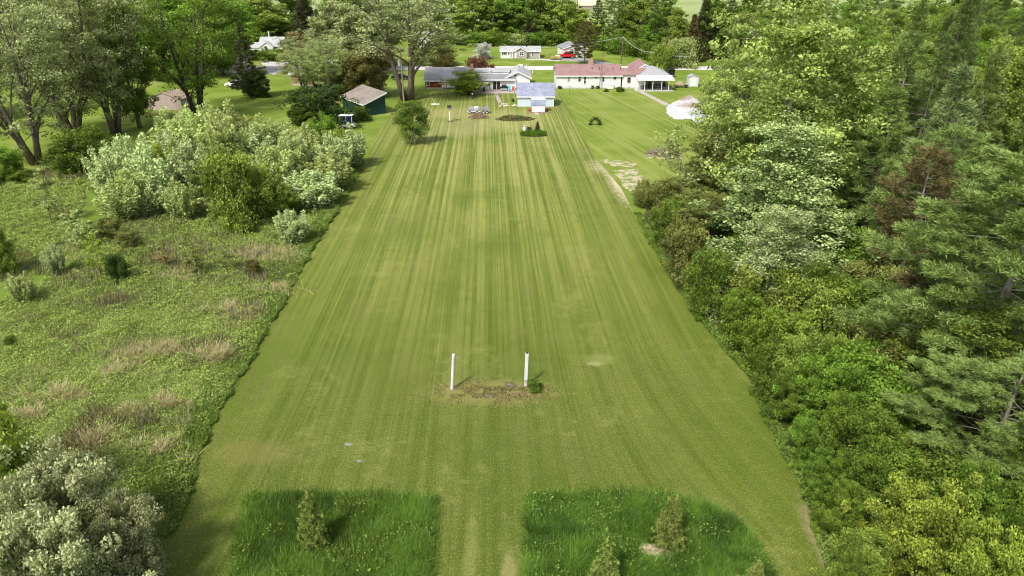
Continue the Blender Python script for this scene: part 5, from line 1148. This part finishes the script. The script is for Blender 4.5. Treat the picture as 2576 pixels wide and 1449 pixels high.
# ---- white garage, truck, trailer
y0 = G(*c4(600,465)).y; x0,_ = onplane(c4(425,465), y0); x1,_ = onplane(c4(718,465), y0); _,ev = onplane(c4(700,352), y0); zp = hgt(y0, c4(0,292)[1])
rt = thing('garage', 'white gable-front garage with one open door behind the red pickup', 'garage', (x0,y0,0), R(9)); W = (x1-x0)/math.cos(R(9))
house(rt, 0, W, 0, 8, ev, zp-.2, WHITE, RGREY, 'y', .3, fnd=False)
MB().box(W*.08,W*.42,-.03,-.002,.05,ev-.75).build('door_or_dark_doorway', DARK, rt); MB().box(W*.50,W*.90,-.05,-.002,.05,ev-.6).build('door_or_dark_doorway', WHITEP, rt)  # first panel is a black sheet painting the unlit inside of the open doorway
y0 = G(*c4(480,476)).y; xa,_ = onplane(c4(370,470), y0); xb,_ = onplane(c4(585,470), y0); Lk = min(6.2, xb-xa)
b = thing('pickup_truck', 'bright red pickup truck parked before the white garage', 'truck', (xb-Lk, y0, 0)); RP = mat('red_car_paint', (.50,.012,.02), .25, .06, 1, 0, .5, 0); k = Lk/5.8
MB().prism([(.05*k,.55),(0,.85),(.1*k,1.12),(1.5*k,1.25),(5.7*k,1.22),(5.8*k,.6),(5.6*k,.5),(.3*k,.5)], 0, 1.9, 'y').build('body', RP, b, .05)
MB().prism([(1.5*k,1.2),(2.2*k,1.85),(3.6*k,1.88),(3.85*k,1.2)], .12, 1.78, 'y').build('cab', RP, b, .05)
MB().prism([(1.78*k,1.27),(2.27*k,1.75),(2.85*k,1.78),(2.85*k,1.27)], .09, .118, 'y').prism([(2.95*k,1.27),(2.95*k,1.78),(3.52*k,1.8),(3.68*k,1.27)], .09, .118, 'y').build('side_window', GLASS, b)
MB().box(3.95*k,5.7*k,.12,1.78,1.18,1.24).build('bed_liner', BLACK, b)
for x in (1.05*k,4.6*k):
    for yy,o_ in ((.02,-1),(1.88,1)): wheel(b, x, yy, .42, .26, o_)
MB().box(-.08,.05,.1,1.8,.5,.75).build('bumper', STEEL, b)
g = G(*c4(325,490)); b = thing('cargo_trailer', 'small wooden-sided trailer left of the red pickup', 'trailer', (g.x,g.y,0))
MB().box(-1.5,1.3,-.7,.7,.5,.62).build('deck', WOODG, b); MB().box(-1.5,1.3,-.7,-.66,.62,1.1).build('side_panel', mat('yellow_wood', (.45,.32,.10), .8), b); MB().box(-1.56,-1.5,-.7,.7,.5,1.9).build('ramp', BLACK, b); MB().box(.0,1.5,-.6,.6,.62,1.15).build('load', WHITEP, b)
wheel(b, -.1, -.75, .36, .2)
# small poles and street poles
for vx,vb,vt,lb in ((1145,545,200,'thin dark utility pole behind the ranch roof where the sagging wire turns'),(1620,605,280,'thin dark utility pole behind the carport')):
    g = G(*c4(vx,vb)); zt = hgt(g.y, c4(0,vt)[1]); b = thing('street_pole', lb, 'utility pole', (g.x,g.y,0)); MB().tube([(0,0,0),(0.25,0,zt)], [.17,.12], 8).build('pole', mat('pole_dark', (.13,.10,.08), .9), b); MB().box(-.5,1.0,-.05,.05,zt-.5,zt-.38).build('crossarm', WOODG, b)
gA = G(*c4(1145,545)); zA = hgt(gA.y, c4(0,205)[1]); gB = G(*c4(1620,605)); zB = hgt(gB.y, c4(0,392)[1])
xl,zl = onplane(c4(-400,335), gA.y+2); wire('power_line', (gA.x,gA.y,zA), (xl,gA.y+2,zl), 1.2, 'long grey wire crossing above the white garage and the bungalow', .05)
wire('power_line', (gA.x,gA.y,zA), (gB.x,gB.y,zB), 1.5, 'sagging wire between the two thin dark poles', .06)
xr,zr_ = onplane(c4(2080,430), gB.y); wire('power_line', (gB.x,gB.y,zB), (xr,gB.y,zr_), .8, 'wire running right from the pole behind the carport', .05)
g = G(*c4(930,330)); yy = g.y+8; xx,zz = onplane(c4(930,115), yy); b = thing('street_pole', 'tall pole with long pale crossarm before the dark far conifers', 'utility pole', (xx,yy,0)); MB().tube([(0,0,0),(0,0,zz+.3)], [.16,.12], 8).build('pole', mat('pole_dark', (.13,.10,.08), .9), b); q = onplane(c4(1022,115), yy)[0]-xx; MB().box(-q,q,-.08,.08,zz-.12,zz+.12).build('crossarm', WHITEP, b)
g = G(*c3(1752,310)); yy = g.y; zz = hgt(yy, c3(0,115)[1]); b = thing('street_pole', 'short grey pole at the wood edge left of the bungalow', 'utility pole', (g.x,yy,0)); MB().tube([(0,0,0),(0,0,zz)], [.14,.1], 8).build('pole', POLEW, b); MB().box(-.6,.6,-.05,.05,zz-.6,zz-.48).build('crossarm', WOODG, b)
g = G(*c3(1978,765)); zt = hgt(g.y, c3(0,660)[1]); b = thing('basketball_hoop', 'basketball backboard on a dark pole between the long house and the road', 'basketball hoop', (g.x,g.y,0)); xl = onplane(c3(1942,680), g.y)[0]-g.x
MB().tube([(0,0,0),(0,0,zt-.6),(xl*.5,0,zt-.35)], .07, 8).build('pole', BLACK, b); MB().box(xl-.85,xl+.45,-.04,.04,zt-.95,zt).build('backboard', WHITEP, b)
pts_ = [(xl-.2+.23*math.cos(t*PI/6), -.3+.23*math.sin(t*PI/6), zt-.75) for t in range(13)]; MB().tube(pts_, .02, 5).build('rim', REDP, b)
for cx_,cy_,lb in ((2115,800,'white post standing on the lawn left of the ranch house'),(2020,735,'small white roadside post right of the basketball hoop')):
    g = G(*c3(cx_,cy_)); tag(MB().tube([(0,0,0),(0,0,1.1)], .1, 8).tube([(0,0,1.1),(0,0,1.2)], [.13,.05], 8).build('marker_post', WHITEP), lb, 'post').location = (g.x,g.y,0)
# ---- left buildings
y0 = G(*c2(600,628)).y; x0,_ = onplane(c2(470,625), y0); x1,_ = onplane(c2(755,625), y0); _,ev = onplane(c2(600,568), y0); rz = hgt(y0+3.5, c2(0,458)[1])-.14
rt = thing('small_house', 'small white house with pale grey roof and entry gable at upper left', 'house', (x0,y0,0)); W = x1-x0
house(rt, 0, W, 0, 7, ev, max(ev+1,rz), WHITE, RLGREY, over=.3, fnd=False); xp,_ = onplane(c2(475,560), y0-1.5); xq,_ = onplane(c2(630,560), y0-1.5)
house(rt, xp-x0, xq-x0, -1.5, .5, ev-.2, hgt(y0-1.5, c2(0,525)[1]), WHITE, RLGREY, 'y', .2, 'entry_wall', fnd=False)
winset(rt, c2, y0, x0, [(637,572,692,618,dict(nx=2,nz=1))], t=.07); winset(rt, c2, y0-1.5, x0, [(535,575,565,625,dict(name='door',nz=1))], y=-1.5, t=.07)
MB().tube([(W*.35,3.5,rz-.5),(W*.35,3.5,rz+1.8)], .2, 8).build('chimney_pipe', WHITEP, rt)
g = G(*c2(300,560)); 
house(rt, -7.5, -.36, 1, 6, ev-.6, ev+.5, WHITE, RLGREY, over=.2, fnd=False)
# brick house behind pale trees
g = G(*c2(880,1065)); rt = thing('brick_house', 'tan brick house with brown roof half hidden behind the pale multi-stemmed trees', 'house', (g.x,g.y,0), R(-8)); house(rt, 0, 11, 0, 8.5, 2.9, 5.1, BRICK, RBROWN, over=.5)
window(rt, 1.6,2.9,.5,2.2, t=.12); window(rt, 6,8,1.0,2.2, t=.12, nx=2)
# green shed
pn = G(*S(1063,307), 2.3); pl = G(*S(988,279), 2.3); pr = G(*S(1093,270), 3.6); ang = math.atan2(pn.y-pl.y, pn.x-pl.x)
ux = Vector((math.cos(ang), math.sin(ang), 0)); uy = Vector((-ux.y, ux.x, 0)); hw = max(2.2, (pr-pn).dot(uy)); Ls = 11.0
org = pn - ux*Ls; rt = thing('green_shed', 'dark green shed with weathered brown roof and white fascia', 'shed', (org.x, org.y, 0), ang)
wS = 5.2; zh = 4.1
MB().prism([(.35,0),(wS-.3,0),(wS-.3,zh-.25),(.35,2.1)], .4, Ls-.4).build('wall', GREENW, rt)
MB().slab([(0,0,2.3),(Ls,0,2.3),(Ls,wS,zh),(0,wS,zh)],.14).build('roof', RBROWN, rt)
MB().box(-.02,Ls+.02,-.05,-.003,2.08,2.32).add([(Ls+.003,-.04,2.06),(Ls+.06,-.04,2.06),(Ls+.06,-.04,2.32),(Ls+.003,-.04,2.32),(Ls+.003,wS,zh-.24),(Ls+.06,wS,zh-.24),(Ls+.06,wS,zh+.02),(Ls+.003,wS,zh+.02)],[(0,1,2,3),(7,6,5,4),(0,4,5,1),(1,5,6,2),(2,6,7,3),(3,7,4,0)]).build('fascia', WHITEP, rt)
MB().box(Ls-.4, Ls-.35, 1.2, 2.6, 0, 2.0).build('door', mat('door_dark_green', (.015,.05,.04)), rt)
# tan metal shed left, roof behind trees
y0 = G(*S(520,321)).y; x0,_ = onplane(S(463,320), y0); x1,_ = onplane(S(540,320), y0); rt = thing('metal_building', 'tan metal shed with vertical ribs half hidden under the left trees', 'shed', (x0-2,y0,0), R(-6)); ht_ = hgt(y0, S(0,291)[1]); zp = hgt(y0, S(0,272)[1])
house(rt, 0, x1-x0+2, 0, 5, ht_, zp, METALTAN, RTAN, 'y', .12, fnd=False, trim=False)
MB().box((x1-x0+2)*.55, (x1-x0+2)*.85, -.04,-.002,.03,ht_-.3).build('door', METALTAN, rt)
g = G(*S(520,216)); rt = thing('brown_roof_house', 'house with brown roof seen through the branches of the spreading tree', 'house', (g.x,g.y,0)); house(rt, 0, 15, 0, 9, 2.7, 4.8, WHITE, RTAN, over=.5); window(rt, 3,4.4,1,2.2,t=.12); window(rt, 9,11,1,2.2,t=.12,nx=2)
g = G(*S(560,160)); rt = thing('white_house', 'white house glimpsed through the leaves above the brown-roofed house', 'house', (g.x,g.y,0)); house(rt, 0, 10, 0, 8, 2.8, 4.8, WHITE, RLGREY, over=.4); window(rt, 3,4.4,1,2.2,t=.12)
g = G(*S(1208,140)); rt = thing('white_house', 'white gabled house glimpsed right behind the huge central trunk', 'house', (g.x,g.y,0)); house(rt, 0, 9, 0, 7, 2.8, 4.8, WHITE, RLGREY, 'y', .4, fnd=False); window(rt, 3,4.4,1,2.2,t=.12)
g = G(*S(1146,234)); b = thing('parked_car', 'dark sedan partly hidden behind the utility pole', 'car', (g.x,g.y,0)); 
MB().prism([(0,.35),(0,.75),(.9,.9),(1.5,1.38),(2.9,1.4),(3.7,.95),(4.4,.85),(4.45,.4)], 0, 1.75, 'y').build('body', CB, b, .05); MB().prism([(1.2,.95),(1.6,1.3),(2.8,1.32),(3.3,.97)], -.012, .0, 'y').build('side_window', GLASS, b)
for x in (.85,3.6): wheel(b, x, .05, .33, .2)
for i,(vx,vy,m,lb) in enumerate(((1290,0,0,''),)): pass
for x,y,m,lb in ((605,222,WHITEP,'white car parked under the spreading tree at left'),(622,223,BLACK,'dark car parked right of the white car at left')):
    g = G(*S(x*1.165, y*1.165)) if False else G(x-40, y-2); b = thing('parked_car', lb, 'car', (g.x,g.y,0)); MB().prism([(0,.35),(0,.8),(.9,.95),(1.5,1.42),(3.1,1.44),(3.8,.98),(4.4,.88),(4.45,.4)], 0, 1.75, 'y').build('body', m if m is WHITEP else CB, b, .05); MB().prism([(1.25,.98),(1.62,1.34),(3.0,1.36),(3.4,1.0)], -.012, .0, 'y').build('side_window', GLASS, b)
    for xx in (.85,3.6): wheel(b, xx, .05, .33, .2)
# golf cart
y0 = G(*S(1016,377)).y; x0,_ = onplane(S(997,377), y0); x1,_ = onplane(S(1037,377), y0); W = x1-x0; zt = hgt(y0, S(0,340)[1])
b = thing('golf_cart', 'white golf cart with dark navy side curtains beside the green shed', 'golf cart', (x0,y0,0))
MB().prism([(0,.32),(0,.8),(.1,.86),(W*.95,.86),(W+.2,.75),(W+.25,.4),(W,.28)], 0, 1.2, 'y').build('body', WHITEP, b, .05)
MB().box(-.05,W*.98,-.1,1.3,zt,zt+.1).build('canopy', WHITEP, b, .03)
MB().box(.08,W*.9,.06,1.14,.86,zt).build('side_curtain', mat('navy_vinyl', (.012,.012,.07), .35), b)
for x in (.02,W*.46,W*.88): MB().box(x,x+.07,.0,.055,.86,zt).build('roof_post', WHITEP, b)
for x in (.42,W*.88):
    for yy,o_ in ((.05,-1),(1.15,1)): wheel(b, x, yy, .24, .18, o_, WHITEP)
# distant barn beyond the woods
g = G(*S(1722,33)); rt = thing('distant_barn', 'tan roofed barn in the field beyond the far wood', 'barn', (g.x-14,g.y,0)); house(rt, 9, 19, 0, 10, 3, 6, mat('barn_wall', (.3,.26,.22), .8), mat('barn_roof', (.62,.48,.36), .8), over=.4, fnd=False, trim=False)
# ---- two white posts
for base, top, rad, lb, sq in (((1137.3,978),(1140.8,892),.115,'round white post with domed cap, the left one of the pair on the lawn',0),((1322,970),(1325.8,888.5),.115,'square white post, the right one of the pair on the lawn',1)):
    g = G(*base); zt = hgt(g.y, top[1]); dx = (top[0]-1288)/F*depth(g.y,zt)-g.x
    b = thing('white_post', lb, 'post', (g.x,g.y,0))
    PW = mat('post_paint', (.68,.67,.66), .75, .16, 3, bump=.6, dirt=(.50,.48,.42))
    if sq:
        MB().add([(sx*rad+(dx if k else 0)*1.0, sy*rad, zt*k) for k in (0,1) for sx,sy in ((-1,-1),(1,-1),(1,1),(-1,1))], [(3,2,1,0),(4,5,6,7),(0,1,5,4),(1,2,6,5),(2,3,7,6),(3,0,4,7)]).build('shaft', PW, b, .012)
        MB().box(dx-rad*.7,dx+rad*.7,-rad*.7,rad*.7,zt+.002,zt+.06).build('cap', BLACK, b)
    else:
        MB().tube([(0,0,0),(dx,0,zt)], [rad*1.05,rad*.86], 16).build('shaft', PW, b, 0, False); MB().tube([(dx,0,zt-.12),(dx,0,zt),(dx,0,zt+.06)], [rad*1.0,rad*.95,rad*.4], 16).build('cap', WHITEP, b)
        pass
g = G(1337,980); plant('shrub', g.x+.1, g.y, .75, .62, 'mid', 'little green bush at the foot of the square white post', name='bush', cat='bush')
RK = mat('rock_grey_pink', (.20,.165,.15), .9)
for i,(x,y,s,lb) in enumerate(((1282,968,.30,'largest grey rock in the dirt near the square post'),(1290,978,.18,'second grey rock just right of the largest one'),(1232,998,.34,'flat grey rock at the near edge of the dirt patch'),(1170,977,.16,'small rock near the round white post'),(1250,1000,.14,'tiny rock right of the flat grey rock'),(1292,990,.2,'grey rock nearest the little green bush'))):
    g = G(x,y); tag(MB().blob((0,0,.0),(s*.75,s*.5,s*.28),i+20,12,.3).build('rock', RK), lb, 'rock').location = (g.x,g.y,0)
# young evergreens in the plots
for x,b_,t,w,lf,lb in ((795,1376,1252,78,'young','young evergreen standing in the left grass plot'),(1680,1368,1262,80,'young','young spruce beside the bare sandy spot in the right plot'),(1520,1478,1372,80,'young','young spruce cut by the bottom frame edge in the right plot'),(1890,1500,1425,70,'young','low evergreen tip at the bottom right end of the right plot')):
    treeV('xmas', x, b_, t-6, w*1.12, lf, lb, name='young_spruce', cat='tree', group='young evergreens in the grass plots')
g = G(1655,1390)
# blue ribbon and birdhouse-like scrap in the cream bush
g = G(314,1290,2.6); b = tag(MB().slab([(0,0,0),(.12,0,.02),(.16,.05,.35),(.02,.03,.3)],.01).slab([(.05,0,-.3),(.13,0,-.3),(.1,.02,0),(.0,.02,0)],.01).build('ribbon', mat('ribbon_blue', (.12,.3,.6), .6)), 'bright blue plastic scrap caught in the cream bush', 'ribbon'); b.location = g

# ------------------------------------------------------------------ light, world, camera
sun = bpy.data.lights.new('sun', 'SUN'); sun.energy = 4.9; sun.angle = R(8); sun.color = (1.0,.965,.90)
so = bpy.data.objects.new('sun', sun); col.objects.link(so)
SD = Vector((-.52, -.72, 1.10)).normalized()          # towards the sun
so.rotation_euler = SD.to_track_quat('Z', 'Y').to_euler()
w = bpy.data.worlds.new('World'); scene.world = w; w.use_nodes = True
nt = w.node_tree; sky = nt.nodes.new('ShaderNodeTexSky'); sky.sky_type = 'NISHITA'; sky.sun_disc = False
sky.sun_elevation = math.asin(SD.z); sky.sun_rotation = math.atan2(SD.x, SD.y); sky.air_density = 1.2; sky.dust_density = 2.0
hz = nt.nodes.new('ShaderNodeHueSaturation'); hz.inputs['Saturation'].default_value = .5; hz.inputs['Value'].default_value = 1.25; nt.links.new(sky.outputs[0], hz.inputs['Color']); nt.links.new(hz.outputs[0], nt.nodes['Background'].inputs[0]); nt.nodes['Background'].inputs[1].default_value = .15
cam = bpy.data.cameras.new('camera'); co = bpy.data.objects.new('camera', cam); col.objects.link(co)
co.location = (0,0,CAMH); co.rotation_euler = (R(90)-TH, 0, 0); cam.sensor_width = 36; cam.lens = 36*F/2576
cam.clip_end = 9000; cam.clip_start = .3; scene.camera = co
scene.view_settings.view_transform = 'Standard'; scene.view_settings.look = 'None'; scene.view_settings.exposure = 0
scene.cycles.filter_width = 1.05; scene.cycles.max_bounces = 6; scene.cycles.transparent_max_bounces = 4
